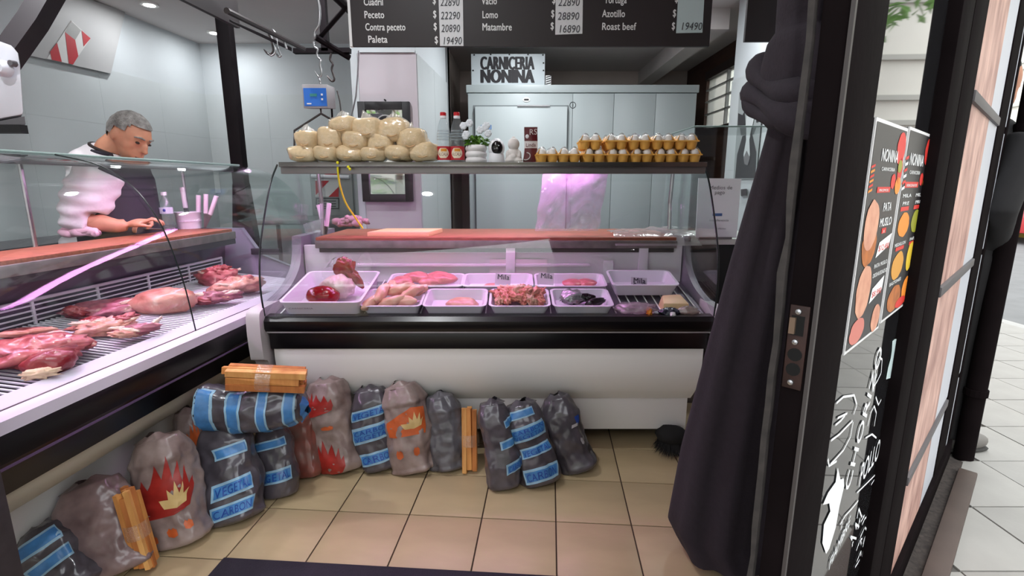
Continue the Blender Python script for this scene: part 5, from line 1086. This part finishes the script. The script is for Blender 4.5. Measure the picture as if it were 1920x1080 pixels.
lmeat('beef_cut', 'reddish boneless cut at the far end of the deck', 412,533, (.10,.06,.05), BEEF, 30., .3, .3, z=.70, lobes=(('fat',5),('lean',4)))
lmeat('beef_cut', 'pale pink cut beside the far end glass', 448,548, (.12,.06,.04), ROAST, 33., .9, .45, fq=3., lobes=(('fat',4),('flap',4),('lean',3))); lmeat('beef_cut', 'pale folded trimmings in front of the far cuts', 405,567, (.10,.045,.025), PURP, 36., .7, .5, fq=3., lobes=(('fat',6),('flap',4)))
# ---- things on the left worktop
LWZ = .955
def lwp(u, v): return fl(u, v, LWZ)
c = lwp(155,445); cm = MB()
for k in range(7):
    pts = smooth_curve([c+Vector((R.uniform(-.09,.09),R.uniform(-.03,.03),R.uniform(.012,.035))) for _ in range(4)], 12); cm.tube(pts, [.014+.005*math.sin(i*1.3) for i in range(len(pts))], 8)
for p in cm.v: p.z = max(p.z, LWZ+.001)
tag(obj('folded_cloth', cm, mat('cloth_pink', (226,186,200), .9), smooth=180), 'crumpled pale pink cloth on the left worktop', 'cloth')
a, b = lwp(150,437), lwp(325,438)
kf = thing('sharpening_steel', 'sharpening steel with pale handle lying on the left worktop', 'sharpening steel', a)
v1 = a+Vector((0,0,.03)); v2 = a.lerp(b,.32)+Vector((0,0,.03)); v3 = b+Vector((0,0,.02)); obj('handle', MB().tube([v1, a.lerp(b,.16)+Vector((0,0,.031)), v2], [.013,.014,.012], 10), mat('handle_pink', (232,200,212), .5), kf, smooth=60); obj('guard', MB().tube([v2, v2.lerp(v3,.03)], .018, 10), MATS['handle_pink'], kf); obj('rod', MB().tube([v2, v3], [.006,.004], 8), STEEL, kf)
c = lwp(356,428)
cp_ = thing('knife_tub', 'white plastic tub of knives on the left worktop', 'tub', c); obj('tub', MB().lathe([(0,0),(.058,0),(.064,.085),(.067,.088),(.067,.092),(.06,.092),(.055,.006),(0,.006)], 24, c), PLASTIC_W, cp_, smooth=50); obj('tub_band', MB().lathe([(.0612,.04),(.0635,.04),(.064,.045),(.0616,.045)], 24, c), TRAYM, cp_)
kn_ = lambda u0,v0,u1,v1,lb_: knife([(u0,v0),((u0*.6+u1*.4),(v0*.6+v1*.4)),(u1,v1)], c.y+.01, lb_, 'white handled knives in and behind the tub')
kn_(341,351,348,390,'white knife handle leaning left in the tub'); kn_(372,366,372,398,'short white knife handle at the middle of the tub'); kn_(386,364,386,400,'white knife handle right of the tub'); kn_(406,368,394,402,'white knife handle leaning far right of the tub')
c = lwp(316,432); wb_ = thing('water_bottle', 'small clear water bottle behind the butchers hand', 'bottle', c)
obj('body', MB().lathe([(0,0),(.03,0),(.032,.01),(.03,.05),(.032,.09),(.032,.12),(.024,.15),(.013,.17),(.012,.185)], 20, c), PET, wb_, smooth=60); obj('cap', MB().lathe([(0,.185),(.0145,.185),(.0145,.203),(0,.203)], 16, c), PLASTIC_W, wb_); obj('label', MB().lathe([(.0325,.09),(.0328,.09),(.0328,.122),(.0325,.122)], 20, c), mat('label_pale', (196,200,214), .5), wb_)
obj('label_spot', MB().blob(c+Vector((.012,-.031,.108)), (.008,.004,.008), 6, 0), mat('spot_blue', (50,60,150), .4), wb_)
q0, q1 = at(366,362,WY-.012), at(409,314,WY-.012); tag(obj('wall_notice', MB().box(q0.x,q1.x,WY-.014,WY-.010,q0.z,q1.z), PAPER), 'blank white sheet on the back wall above the knife tub', 'paper')
# low cabinets behind the left counter
cbn = thing('low_cabinet', 'dark low cabinet standing against the left wall', 'cabinet', (-2.85, 3.2, 0)); obj('body', MB().box(-2.98,-2.62,2.3,4.2,0,.84), mat('cabinet_dark', (34,32,38), .5), cbn); obj('top', MB().box(-2.99,-2.6,2.28,4.22,.84,.87), GREYM, cbn)
for k in range(3): dd = obj('door', MB().box(-2.62,-2.605,2.33+.62*k,2.92+.62*k,.05,.82), MATS['cabinet_dark'], cbn, bevel=.003); obj('handle', MB().box(-2.605,-2.59,2.85+.62*k,2.87+.62*k,.45,.6), STEEL, dd)
tb = thing('steel_table', 'steel work table in front of the tiled back wall', 'table', (-1.6, 4.6, 0)); obj('top', MB().box(-2.3,-1.15,4.3,4.95,.86,.9), STEEL, tb, bevel=.004)
for x in (-2.25,-1.2):
    for y in (4.35,4.9): obj('leg', MB().tube([(x,y,0),(x,y,.86)], .02, 8), DKSTEEL, tb)
obj('shelf', MB().box(-2.28,-1.17,4.32,4.93,.3,.33), DKSTEEL, tb)
# ================================================================== charcoal bags along the counters
GREYB = crumple('bag_charcoal_grey', (104,102,108), (70,68,74)); DKB = crumple('bag_dark_grey', (88,82,90), (54,50,56))
BRNB = crumple('bag_brown_grey', (156,138,134), (112,92,88), .34, 9.); REDB = crumple('bag_dark_red', (130,64,56), (92,74,68)); BRND = crumple('bag_brown_dark', (134,112,112), (94,74,74), .34, 8.)
BLUE1 = mat('band_blue', (66,124,182), .35, var=.25, scale=30); BLUE2 = mat('band_pale', (146,182,206), .35, var=.2, scale=30); BLUE3 = mat('band_text', (28,66,150), .35)
FLRED = mat('flame_red', (158,40,34), .4, var=.3, scale=20); FLORG = mat('flame_orange', (196,92,44), .4, var=.2, scale=20); FLYEL = mat('flame_cream', (206,176,120), .4)
FLAME = [(-.56,.02),(-.3,-.06),(.1,-.08),(.45,.0),(.56,.2),(.6,.52),(.48,.40),(.5,.78),(.36,.5),(.34,.92),(.2,.6),(.14,1.08),(.02,.66),(-.06,.96),(-.16,.52),(-.24,.72),(-.3,.36),(-.46,.46),(-.44,.22)]
FLAME2 = [(-.02,.04),(.2,.0),(.42,.06),(.52,.3),(.4,.22),(.4,.46),(.3,.26),(.24,.52),(.18,.26),(.08,.4),(.08,.2),(-.08,.22)]
APPLE = [(-.3,.1),(.0,-.05),(.3,.1),(.32,.55),(.12,.75),(.0,.6),(-.12,.78),(-.32,.5)]
class Bag:
    def __init__(s, base, top, w_, dep, seed, neck=.42, flat=1.):
        s.b = Vector(base); s.t = Vector(top); s.a = (s.t-s.b).normalized(); s.h = (s.t-s.b).length; s.w = w_; s.d = dep; s.seed = seed; s.neck = neck
        s.x = (Vector((1,0,0))-s.a*s.a.x).normalized() if abs(s.a.x) < .8 else (Vector((0,0,1))-s.a*s.a.z).normalized()
        s.y = s.a.cross(s.x); s.minz = .003
        if s.y.y < 0 and abs(s.a.x) < .8: s.y = -s.y
    def S(s, q, v, off=0.):
        if v < .07: f = .62+.38*math.sqrt(max(0,1-(1-v/.07)**2))
        elif v < .8: f = 1+.05*math.sin(v*9+s.seed)
        else: f = 1-(1-s.neck)*((v-.8)/.2)**1.3
        c, sn = math.cos(q), math.sin(q); p = .82
        cx = math.copysign(abs(c)**p, c); sy = math.copysign(abs(sn)**p, sn)
        g = 1+.15*noise.noise(Vector((c*1.6+s.seed, sn*1.6, v*4.2)))+.06*noise.noise(Vector((c*4+s.seed, sn*4-3, v*11)))-.07*max(0,.35-abs(noise.noise(Vector((c*2.6-s.seed, sn*2.6, v*7+c*2)))))
        bend = .05*s.w*math.sin(v*5+s.seed)
        r = f*g
        pt = s.b+s.a*(s.h*v)+s.x*((s.w/2)*cx*r+bend)+s.y*((s.d/2)*sy*r)
        if off: pt += (s.x*cx/s.w+s.y*sy/s.d).normalized()*off
        pt.z = max(pt.z, s.minz); return pt
    def mesh(s): 
        mb = MB().grid(lambda a, b: s.S(2*math.pi*a, b), 64, 52, closed=True, capv=True)
        return mb
    def crest(s):                                                        # gathered, tied mouth of the bag
        c = s.b+s.a*(s.h*.985)
        return MB().grid(lambda a, b: c+s.x*((s.w*.5*s.neck)*math.cos(2*math.pi*a)*(1-.62*b)*(1+.14*math.sin(a*44+s.seed)))+s.y*((s.d*.5*s.neck)*math.sin(2*math.pi*a)*(1-.62*b)*(1+.14*math.sin(a*38)))+s.a*(b*(.02+.006*math.sin(a*12.56+s.seed))), 28, 4, closed=True)
    def dec(s, x, v, off=.003): return s.S(-math.pi/2+x, v, off)
def decal(bag, polys, m, parent, name, x0, v0, sx, sv, rot=0., off=.003, sub=2):
    bm = bmesh.new()
    for poly in polys:
        f = bm.faces.new([bm.verts.new((p[0], p[1], 0)) for p in poly])
    bm.normal_update(); bmesh.ops.triangulate(bm, faces=bm.faces[:], ngon_method='EAR_CLIP')
    for _ in range(sub):
        es = [e for e in bm.edges if e.calc_length() > .12]
        if es: bmesh.ops.subdivide_edges(bm, edges=es, cuts=1); bm.normal_update(); bmesh.ops.triangulate(bm, faces=[f for f in bm.faces if len(f.verts) > 3])
    mb = MB(); ix = {}
    cr, sr_ = math.cos(rot), math.sin(rot)
    for i, vv in enumerate(bm.verts): ix[vv] = i; x, y = vv.co.x*cr-vv.co.y*sr_, vv.co.x*sr_+vv.co.y*cr; mb.v.append(bag.dec(x0+x*sx, min(.99,max(.01,v0+y*sv)), off))
    mb.f = [tuple(ix[vv] for vv in f.verts) for f in bm.faces]; bm.free()
    return obj(name, mb, m, parent, smooth=180)
def band(bag, v0, v1, xa, xb, parent, words=None, tilt=.0, green=False):
    o = obj('printed_band', MB().grid(lambda a,b: bag.dec(xa+(xb-xa)*a, v0+(v1-v0)*b+tilt*(a-.5), .0025), 18, 4), BLUE2, parent, smooth=180)
    e_ = (v1-v0)*.16
    obj('band_field', MB().grid(lambda a,b: bag.dec(xa+(xb-xa)*(.06+.9*a), v0+e_+(v1-v0-2*e_)*b+tilt*(a-.5), .004), 18, 4), BLUE1, o, smooth=180)
    if words:
        nl = len(words)
        for i, wd in enumerate(words):
            vs, fs = text2d(wd, 1.); wdt = max(p[0] for p in vs); hh = (v1-v0-2*e_)/nl*.8; vb = v1-e_-(i+1)*(v1-v0-2*e_)/nl+.1*hh
            mb = MB(); mb.add([bag.dec(xa+(xb-xa)*(.1+.8*a/wdt), vb+hh*b/.72+tilt*(a/wdt-.5), .0055) for a, b in vs], fs); obj('lettering', mb, BLUE3, o)
def mpp(p): return (p-EYE).dot(FW)/FPX
def charcoal(ub, vb, ut, vt, wpx, kind, label, seed, lean=.07, base_off=.06, dep=None, neck=.68, bands=None, m=None):
    f0 = fl(ub, vb); w_ = wpx*mpp(f0)*.93; dep = dep or min(.15, w_*.8)
    base = Vector((f0.x, f0.y+dep*.45, .0)); ty = base.y+lean; top = at(ut, vt+6, ty)
    bg = Bag(base, top, w_, dep, seed, neck)
    mm = m or {'blue': DKB, 'flame': BRNB, 'grey': GREYB, 'red': REDB, 'brown': BRNB}[kind]
    o = obj('charcoal_bag', bg.mesh(), mm, smooth=180); tag(o, label, 'bag', 'bags of charcoal on the floor')
    obj('tied_mouth', bg.crest(), mm, o, smooth=180)
    for bnd in bands or []: band(bg, *bnd[:4], o, bnd[4] if len(bnd) > 4 else None, bnd[5] if len(bnd) > 5 else 0.)
    return o, bg
BW = [(.12,.27,-.75,1.1,('CARBON',),.03),(.40,.60,-.8,1.1,('CARBON','VEGETAL'),.04),(.68,.80,-.8,1.1,('VEGETAL',),.04)]
o, bg = charcoal(95,1150,80,985,128,'blue','charcoal bag with blue bands and a green patch at the bottom left corner',1., bands=[(.40,.58,-.2,1.2,None,.1),(.68,.9,-.3,1.1,None,.08)])
decal(bg, [[(-.5,0),(.5,.1),(.5,.8),(-.4,.9)]], mat('green_print', (140,150,70), .4, var=.3, scale=20), o, 'green_patch', -.9, .25, .6, .45)
o, bg = charcoal(185,1105,165,902,158,'brown','big brown charcoal bag behind the leaning firewood at the bottom left',2., neck=.68, m=BRND)
o, bg = charcoal(322,1040,290,815,122,'flame','tall grey-brown charcoal bag with a large red flame',3., neck=.62, lean=.05)
decal(bg, [FLAME], FLRED, o, 'flame_print', .3, .36, 1.9, .46); decal(bg, [FLAME2], FLYEL, o, 'flame_core', .3, .38, 1.7, .46, off=.005)
for k in range(3): decal(bg, [APPLE], FLORG, o, 'ember_print', -.35+.6*k, .10+.03*k, .5, .11)
o, bg = charcoal(362,935,350,765,68,'flame','narrow brown charcoal bag with an orange print behind the flame bag',4., neck=.62, lean=.02)
decal(bg, [FLAME], FLORG, o, 'flame_print', .5, .55, 1.3, .35)
charcoal(428,1000,415,792,112,'blue','charcoal bag with blue bands at the left of the corner pair',5., bands=[(.08,.22,-.4,1.1,('CARBON',),.03),(.28,.44,-.3,1.1,('VEGETAL',),.04),(.66,.78,-.1,1.1,None,.02)], lean=.12, neck=.68)
charcoal(515,945,512,788,74,'blue','charcoal bag with blue bands at the right of the corner pair',6., bands=[(.22,.40,-.9,1.0,('VEGETAL',),.05),(.68,.80,-.9,1.0,None,.05)], lean=.08, neck=.68)
charcoal(565,905,562,745,64,'red','dark red charcoal bag squeezed beside the lying bag',7., neck=.62)
o, bg = charcoal(628,897,612,708,92,'flame','brown charcoal bag with red print below the end of the firewood',8., neck=.68)
decal(bg, [FLAME], FLRED, o, 'flame_print', -.4, .03, 1.4, .34); decal(bg, [FLAME], FLRED, o, 'flame_print', -.3, .68, 1.5, .22, rot=.3); decal(bg, [APPLE], FLORG, o, 'ember_print', .1, .5, .6, .06)
charcoal(712,893,688,724,86,'blue','charcoal bag with blue lettered bands left of the orange flame bag',9., bands=BW, neck=.62)
o, bg = charcoal(778,898,748,716,94,'flame','leaning brown charcoal bag with an orange flame in the middle of the row',10., neck=.62)
decal(bg, [[(-.6,.1),(.5,.0),(.62,.9),(.1,1.),(-.3,.75),(-.62,.6)]], FLORG, o, 'flame_print', .15, .44, 1.5, .32); decal(bg, [FLAME2], FLYEL, o, 'flame_core', .05, .52, 1.5, .36, off=.005)
for k in range(2): decal(bg, [APPLE], FLORG, o, 'ember_print', -.25+.6*k, .22, .4, .13)
charcoal(842,892,825,735,74,'grey','plain grey charcoal bag left of the upright firewood',11., neck=.68)
charcoal(948,927,925,748,74,'blue','grey charcoal bag with narrow blue prints right of the upright firewood',12., bands=[(.22,.34,.1,1.2,('CARBON',),.06),(.5,.6,.0,1.1,None,.06),(.74,.82,.4,1.2,None,.04)], neck=.625)
charcoal(1014,922,978,750,86,'blue','charcoal bag with wide blue bands, second from the right end',13., bands=[(.08,.26,-.7,1.0,('CARBON',),.02),(.40,.52,-.6,1.0,('VEGETAL',),.05),(.60,.78,-.7,1.0,('CARBON','VEGETAL'),.05),(.86,.96,-.7,.7,None,.02)], neck=.68)
o, bg = charcoal(1086,897,1042,738,80,'grey','dark grey leaning charcoal bag at the right end of the row',14., neck=.62, m=DKB)
decal(bg, [[(0,0),(.3,.1),(.3,1.),(.0,.9)]], BLUE3, o, 'blue_print', .6, .62, 1., .12); decal(bg, [APPLE], mat('print_silver', (176,172,178), .3), o, 'silver_print', .7, .36, .5, .12); decal(bg, [[(-.3,0),(.2,.1),(.3,.5),(-.2,.4)]], MATS['print_silver'], o, 'silver_print', .5, .6, .7, .1)
# bag lying on top of the corner pair
ya = 1.72; pa, pb_ = at(378,764,ya), at(570,764,ya+.06)
lb2 = Bag(pa, pb_, .165, .15, 15., .62); lb2.minz = 0
lb2.x = Vector((0,0,1)); lb2.y = Vector((0,1,0))
o = obj('charcoal_bag', lb2.mesh(), DKB, smooth=180); tag(o, 'charcoal bag with blue bands lying across the corner pair', 'bag', 'bags of charcoal on the floor'); obj('tied_mouth', lb2.crest(), BLUE1, o, smooth=180)
for v0, v1 in ((.03,.2),(.32,.47),(.62,.72),(.86,.97)): band(lb2, v0, v1, -1.3, 1.3, o, None)
# ---- firewood bundles
WOODS = [mat('split_wood_a', (214,152,82), .7, scale=24, stretch=(1,1,.2), col2=(176,108,52), bump=.3, bscale=50), mat('split_wood_b', (196,124,62), .7, scale=24, stretch=(1,1,.2), col2=(150,84,40), bump=.3, bscale=50), mat('split_wood_c', (226,172,104), .7, scale=24, stretch=(1,1,.2), col2=(190,128,66), bump=.3, bscale=50)]
def bundle(p0, p1, w_, label, side, seed):
    p0, p1 = Vector(p0), Vector(p1); ax = (p1-p0).normalized(); L_ = (p1-p0).length; sd = (Vector(side)-ax*Vector(side).dot(ax)).normalized(); up = ax.cross(sd); rr = random.Random(seed)
    t = thing('firewood_bundle', label, 'firewood', p0 if p0.z < p1.z else p1, group='bundles of split firewood')
    n = 3; c = w_/n
    for i in range(n):
        for j in range(n):
            o_ = sd*((i-1)*c)+up*((j-1)*c); e0, e1 = rr.uniform(-.012,.012), rr.uniform(-.012,.012); q = []
            for e in (p0-ax*e0, p1+ax*e1):
                tw = rr.uniform(-.2,.2); q.append([e+o_+sd*(math.cos(a+tw)*c*.66)+up*(math.sin(a+tw)*c*.66) for a in (.78+rr.uniform(-.2,.2),2.35,3.93+rr.uniform(-.2,.2),5.5)])
            obj('stick', MB().hexa(q[0], q[1]), WOODS[(i+j*2+seed) % 3], t)
    m = p0.lerp(p1,.5); pts = []
    ring = lambda z, s_: [m+ax*z+sd*(math.cos(a)*s_)+up*(math.sin(a)*s_) for a in [2*math.pi*k/16 for k in range(16)]]
    mb = MB(); r0, r1 = ring(-.025,w_*.66), ring(.025,w_*.66); mb.add(r0+r1, [(k,(k+1)%16,16+(k+1)%16,16+k) for k in range(16)]); obj('tape', mb, clear('clear_tape', (1,.98,.94), .14, .12, .15, (1,.95,.85), .7, 50.), t, smooth=60)
ye = 1.7; bundle(at(424,706,ye), at(570,712,ye+.05), .075, 'bundle of split firewood lying on top of the stacked charcoal bags', (0,1,0), 1)
g0 = fl(880,893); bundle((g0.x,g0.y+.04,.012), at(880,768,g0.y+.09), .062, 'bundle of firewood standing upright in the row of bags', (1,0,0), 2)
g0 = fl(270,1078); bundle((g0.x,g0.y+.02,.02), at(236,922,g0.y+.03), .05, 'bundle of firewood leaning between the left charcoal bags', (1,0,0), 3)
# broom head under the right end of the counter
c = fl(1262,868); bh = thing('broom_head', 'black bristly broom head under the right end of the counter', 'broom', (c.x, c.y+.08, 0)); BRI = mat('black_bristle', (8,6,7), .9)
obj('block', MB().blob((c.x+.02,c.y+.1,.08), (.07,.06,.045), 10, .2, 2, 1), BRI, bh, smooth=180)
br = MB()
for k in range(500):
    a, rr_ = R.uniform(0,6.28), R.uniform(.0,1.)**.5; b0 = Vector((c.x+.02+math.cos(a)*.06*rr_, c.y+.09+math.sin(a)*.05*rr_, .06)); e = b0+Vector((math.cos(a)*.035+R.uniform(-.012,.012), math.sin(a)*.035+R.uniform(-.012,.012), -.055+R.uniform(0,.02)))
    br.add([b0+Vector((-.003,0,0)), b0+Vector((.003,0,0)), e], [(0,1,2)])
obj('bristles', br, BRI, bh)['kind'] = 'stuff'
# dark post at the bottom left edge
pq = fl(8,1080,.35); tag(obj('door_post', MB().box(pq.x-.12, pq.x+.012, pq.y-.05, pq.y+.03, 0, .9), mat('post_dark', (52,46,48), .6, var=.3, scale=30), bevel=.004), 'dark post at the bottom left edge of the picture', 'post')
# ================================================================== the butcher
SKIN = mat('skin', (196,136,108), .5, var=.12, scale=18, sss=.1); SHIRT = mat('white_shirt', (226,220,224), .85, bump=.25, bscale=24); HAIR = mat('grey_hair', (150,146,142), .8, scale=40, col2=(96,92,90), bump=.6, bscale=140); APRON = mat('black_apron', (38,32,46), .7, var=.2, scale=12); UNDER = mat('dark_collar', (48,36,34), .8)
YM = 2.62
man = thing('person', 'person in a white shirt and black apron, bent over the left counter cutting meat', 'person', (at(215,400,YM).x, YM, 0))
hc = at(244,250,YM); Fv = Vector((.86,-.16,-.48)).normalized(); Sv = Vector((-.14,-.98,.08)); Sv = (Sv-Fv*Sv.dot(Fv)).normalized(); Tv = Fv.cross(Sv); Tv = Tv if Tv.z > 0 else -Tv
HM = Matrix(((Fv.x,Sv.x,Tv.x,hc.x),(Fv.y,Sv.y,Tv.y,hc.y),(Fv.z,Sv.z,Tv.z,hc.z),(0,0,0,1)))
HR = HM.to_3x3().to_4x4()
def hb_(mb, c, r, n=12, amp=0., seed=0.): return mb.blob(HM @ Vector(c), r, n, amp, 2., seed, M=HR)
sh_r = at(178,335,YM-.17); sh_l = at(205,330,YM+.2); el_r = at(152,412,YM-.23); el_l = at(255,395,YM+.22); wr_r = at(222,424,YM-.2); hd_r = at(258,418,YM-.16); wr_l = at(272,405,YM+.06); hd_l = at(268,415,YM-.02)
nk = at(205,285,YM); ch_ = at(208,345,YM); be_ = at(222,420,YM); pe_ = Vector((be_.x-.13, YM, .86))
body = MB()
hb_(body, (0,0,0), (.098,.076,.098)); hb_(body, (-.02,0,.012), (.085,.074,.09)); hb_(body, (.04,0,-.07), (.058,.054,.058)); hb_(body, (.078,0,-.112), (.024,.03,.02)); hb_(body, (.1,0,-.032), (.018,.0135,.026)); hb_(body, (.112,0,-.046), (.014,.014,.012))
hb_(body, (.08,0,.012), (.02,.05,.013)); hb_(body, (-.008,.076,-.022), (.02,.012,.03)); hb_(body, (-.008,-.076,-.022), (.02,.012,.03)); hb_(body, (.09,0,-.078), (.014,.026,.008)); hb_(body, (.09,0,-.09), (.013,.022,.008)); hb_(body, (.045,.03,-.04), (.036,.034,.034)); hb_(body, (.045,-.03,-.04), (.036,.034,.034))
body.tube([nk+Vector((-.02,0,-.04)), nk+Vector((.01,0,.02)), HM @ Vector((-.03,0,-.05))], [.075,.062,.06], 14)
body.blob(ch_, (.12,.17,.15), 14, 0).blob(be_, (.13,.155,.15), 14, 0).blob(pe_, (.13,.16,.14), 14, 0)
for a_, b_, c_, h_ in ((sh_r,el_r,wr_r,hd_r),(sh_l,el_l,wr_l,hd_l)): body.tube([a_, a_.lerp(b_,.5), b_, b_.lerp(c_,.5), c_, c_.lerp(h_,.4)], [.055,.05,.046,.044,.032,.03], 12)
for s_ in (-1,1):
    hp_ = pe_+Vector((0,s_*.09,-.05)); body.tube([hp_, Vector((hp_.x+.02,hp_.y,.46)), Vector((hp_.x-.01,hp_.y,.08))], [.09,.065,.05], 12); body.blob((hp_.x+.06,hp_.y,.04), (.12,.045,.04), 10, 0)
def hand(h_, wv, up_, side):
    """palm with four unequal fingers curling over the work and a thumb from the side"""
    x = wv.normalized(); z = (up_-x*up_.dot(x)).normalized(); y = z.cross(x)*side; P = lambda a,b,c: h_+x*a+y*b+z*c
    body.blob(h_, (.045,.042,.02), 10, 0, M=Matrix(((x.x,y.x,z.x),(x.y,y.y,z.y),(x.z,y.z,z.z))).to_4x4())
    for i, (o_, L_) in enumerate(((-.03,.06),(-.01,.07),(.011,.066),(.031,.052))): body.tube([P(.025,o_*.9,0), P(.045+L_*.3,o_,.008), P(.045+L_*.75,o_,-.012), P(.045+L_*.85,o_,-.035)], [.0095,.009,.0085,.0065], 8)
    body.tube([P(-.01,-.036,-.004), P(.02,-.06,-.012), P(.055,-.058,-.026)], [.012,.0105,.008], 8)
hand(hd_r, hd_r-wr_r, Vector((0,0,1)), 1); hand(hd_l, Vector((-.1,-1,-.2)), Vector((0,0,1)), -1)
obj('body', remesh(body, .0065, 5), SKIN, man, smooth=180)
shirt = MB().blob(ch_+Vector((-.0,0,.0)), (.145,.20,.165), 16, .06, 2.5, 2).blob(be_, (.15,.18,.17), 16, .05, 2.5, 5).blob(pe_, (.15,.18,.13), 14, .04, 2, 3)
shirt.blob(at(184,312,YM), (.10,.17,.10), 14, .05, 2, 7).tube([nk+Vector((-.03,0,-.03)), nk+Vector((-.0,0,-.0))], [.1,.07], 16)
shirt.tube([sh_r+Vector((.02,.02,.03)), sh_r.lerp(el_r,.35), sh_r.lerp(el_r,.75), el_r+Vector((0,0,-.005)), el_r.lerp(wr_r,.3)], [.10,.105,.10,.085,.062], 18); shirt.tube([sh_l, sh_l.lerp(el_l,.5), el_l, el_l.lerp(wr_l,.3)], [.09,.09,.08,.06], 14)
sr2 = remesh(shirt, .011, 6)
for p in sr2.v:                                                         # sleeve creases
    d = (p-sh_r); t_ = d.dot((el_r-sh_r).normalized())
    if p.y < YM-.08: p += Vector((-.3,-1,0)).normalized()*.008*math.sin(p.z*95+p.x*22)*min(1,max(0,t_*8+.6))
obj('shirt', sr2, SHIRT, man, smooth=180)
hr = MB()
for shell in (1.045,):
    tmp = MB().blob((0,0,0), (.1*shell,.079*shell,.1*shell), 22, .03, 6, 2); keep = []
    for f in tmp.f:
        c = sum((tmp.v[i] for i in f), Vector())/len(f)
        if c.z > .055-.02*(c.x < 0) or (c.x < .045 and c.z > .02) or (c.x < -.02 and c.z > -.035) or (c.x < -.055 and c.z > -.07): keep.append(f)
    hr.v = [HM @ (p+Vector((-.004,0,.004))) for p in tmp.v]; hr.f = keep
obj('hair', hr, HAIR, man, smooth=180)
for s_ in (1,-1):
    e_ = obj('eye', MB().blob(HM @ Vector((.086,s_*.034,-.012)), (.009,.010,.006), 8, 0, M=HR), mat('eye_dark', (50,34,30), .3), man, smooth=180)
    obj('eyebrow', MB().tube([HM @ Vector((.098,s_*.014,.012)), HM @ Vector((.096,s_*.034,.018)), HM @ Vector((.078,s_*.055,.012))], [.004,.005,.003], 6), HAIR, man)
obj('mouth', MB().tube([HM @ Vector((.093,-.024,-.084)), HM @ Vector((.106,0,-.083)), HM @ Vector((.093,.024,-.084))], .0025, 6), mat('lip_line', (120,66,58), .6), man)
cr_ = MB().tube([nk+Vector((-.0+.064*math.cos(q)-.01,.068*math.sin(q),.012-.03*math.cos(q))) for q in [2*math.pi*k/24 for k in range(25)]], .008, 8); obj('collar', cr_, UNDER, man, smooth=180)
def apr(a, b):
    z = 1.305-.46*b; wd = .62+1.0*min(1,b*1.5); q = (a*2-1)*wd-.28
    cx = ch_.lerp(be_, min(1,b*1.2)); r1_, r2_ = .168+.012*b, .205+.004*b
    return Vector((cx.x+r1_*math.cos(q)*(1.0 if b > .15 else .95), YM+r2_*math.sin(q), z+.02*math.sin(a*3.1)))
ap_ = MB().grid(apr, 22, 18); ap_.grid(lambda a,b: apr(a,b)+Vector((.006,-.002,0)), 22, 18); obj('apron', ap_, APRON, man, smooth=180)
obj('apron_strap', MB().tube([apr(.12,0), nk+Vector((.07,-.08,-.02)), nk+Vector((-.02,-.085,.0))], .009, 6), APRON, man); obj('apron_strap', MB().tube([apr(.88,0), nk+Vector((.07,.08,-.02)), nk+Vector((-.02,.085,.0))], .009, 6), APRON, man)
# ================================================================== passer-by at the corner
px_, py_ = 2.0, 2.235
wk = thing('person', 'person in black trousers and grey shoes standing outside at the shop corner', 'person', (px_, py_, 0)); BLKC = mat('black_clothes', (24,22,24), .85, var=.2, scale=20)
bd = MB().blob((px_,py_,1.62), (.095,.075,.115), 12, 0).blob((px_+.03,py_,1.55), (.06,.055,.06), 10, 0).blob((px_+.1,py_,1.60), (.016,.013,.02), 8, 0).tube([(px_-.01,py_,1.40),(px_,py_,1.52)], [.06,.055], 12).blob((px_,py_,1.25), (.11,.19,.22), 12, 0).blob((px_,py_,.98), (.11,.16,.16), 12, 0)
for s_ in (-1,1):
    bd.tube([(px_-.01,py_+s_*.2,1.36),(px_-.09,py_+s_*.23,1.1),(px_+.0,py_+s_*.12,.95)], [.05,.042,.032], 10).blob((px_+.03,py_+s_*.08,.93), (.03,.018,.05), 8, 0)
    for k in range(4): bd.tube([(px_+.04+.008*k,py_+s_*.07,.92),(px_+.045+.006*k,py_+s_*.06,.90),(px_+.045+.006*k,py_+s_*.05,.885)], .008, 6)
    bd.tube([(px_+.03,py_+s_*.06,.94),(px_+.05,py_+s_*.05,.92)], .009, 6)
    bd.tube([(px_,py_+s_*.08,.92),(px_-.005,py_+s_*.085,.5),(px_-.01,py_+s_*.085,.1)], [.08,.055,.04], 10)
obj('body', remesh(bd, .011, 4), SKIN, wk, smooth=180)
cl_ = MB().blob((px_,py_,1.24), (.125,.215,.24), 14, .04, 3, 1).blob((px_,py_,1.0), (.125,.18,.17), 14, .04, 3, 2)
for s_ in (-1,1): cl_.tube([(px_-.01,py_+s_*.2,1.38),(px_-.09,py_+s_*.23,1.1),(px_+.01,py_+s_*.13,.95)], [.066,.056,.046], 12)
obj('jacket', remesh(cl_, .012, 4), BLKC, wk, smooth=180)
tr_ = MB().blob((px_,py_,.93), (.115,.165,.12), 12, 0)
for s_ in (-1,1): tr_.tube([(px_,py_+s_*.08,.9),(px_-.002,py_+s_*.085,.5),(px_-.01,py_+s_*.085,.14),(px_-.01,py_+s_*.085,.07)], [.09,.062,.052,.058], 12)
obj('trousers', remesh(tr_, .012, 4), BLKC, wk, smooth=180)
for s_ in (-1,1):
    so = obj('shoe', MB().blob((px_+.05,py_+s_*.085,.045), (.135,.048,.042), 12, 0, p=.85), mat('shoe_grey', (110,106,102), .6), wk, smooth=180); obj('sole', MB().blob((px_+.05,py_+s_*.085,.012), (.14,.05,.012), 10, 0, p=.8), mat('sole_dark', (50,48,46), .8), so)
obj('hair', MB().blob((px_-.015,py_,1.65), (.095,.08,.1), 12, .05, 5, 1), mat('hair_black', (20,17,16), .7), wk, smooth=180)
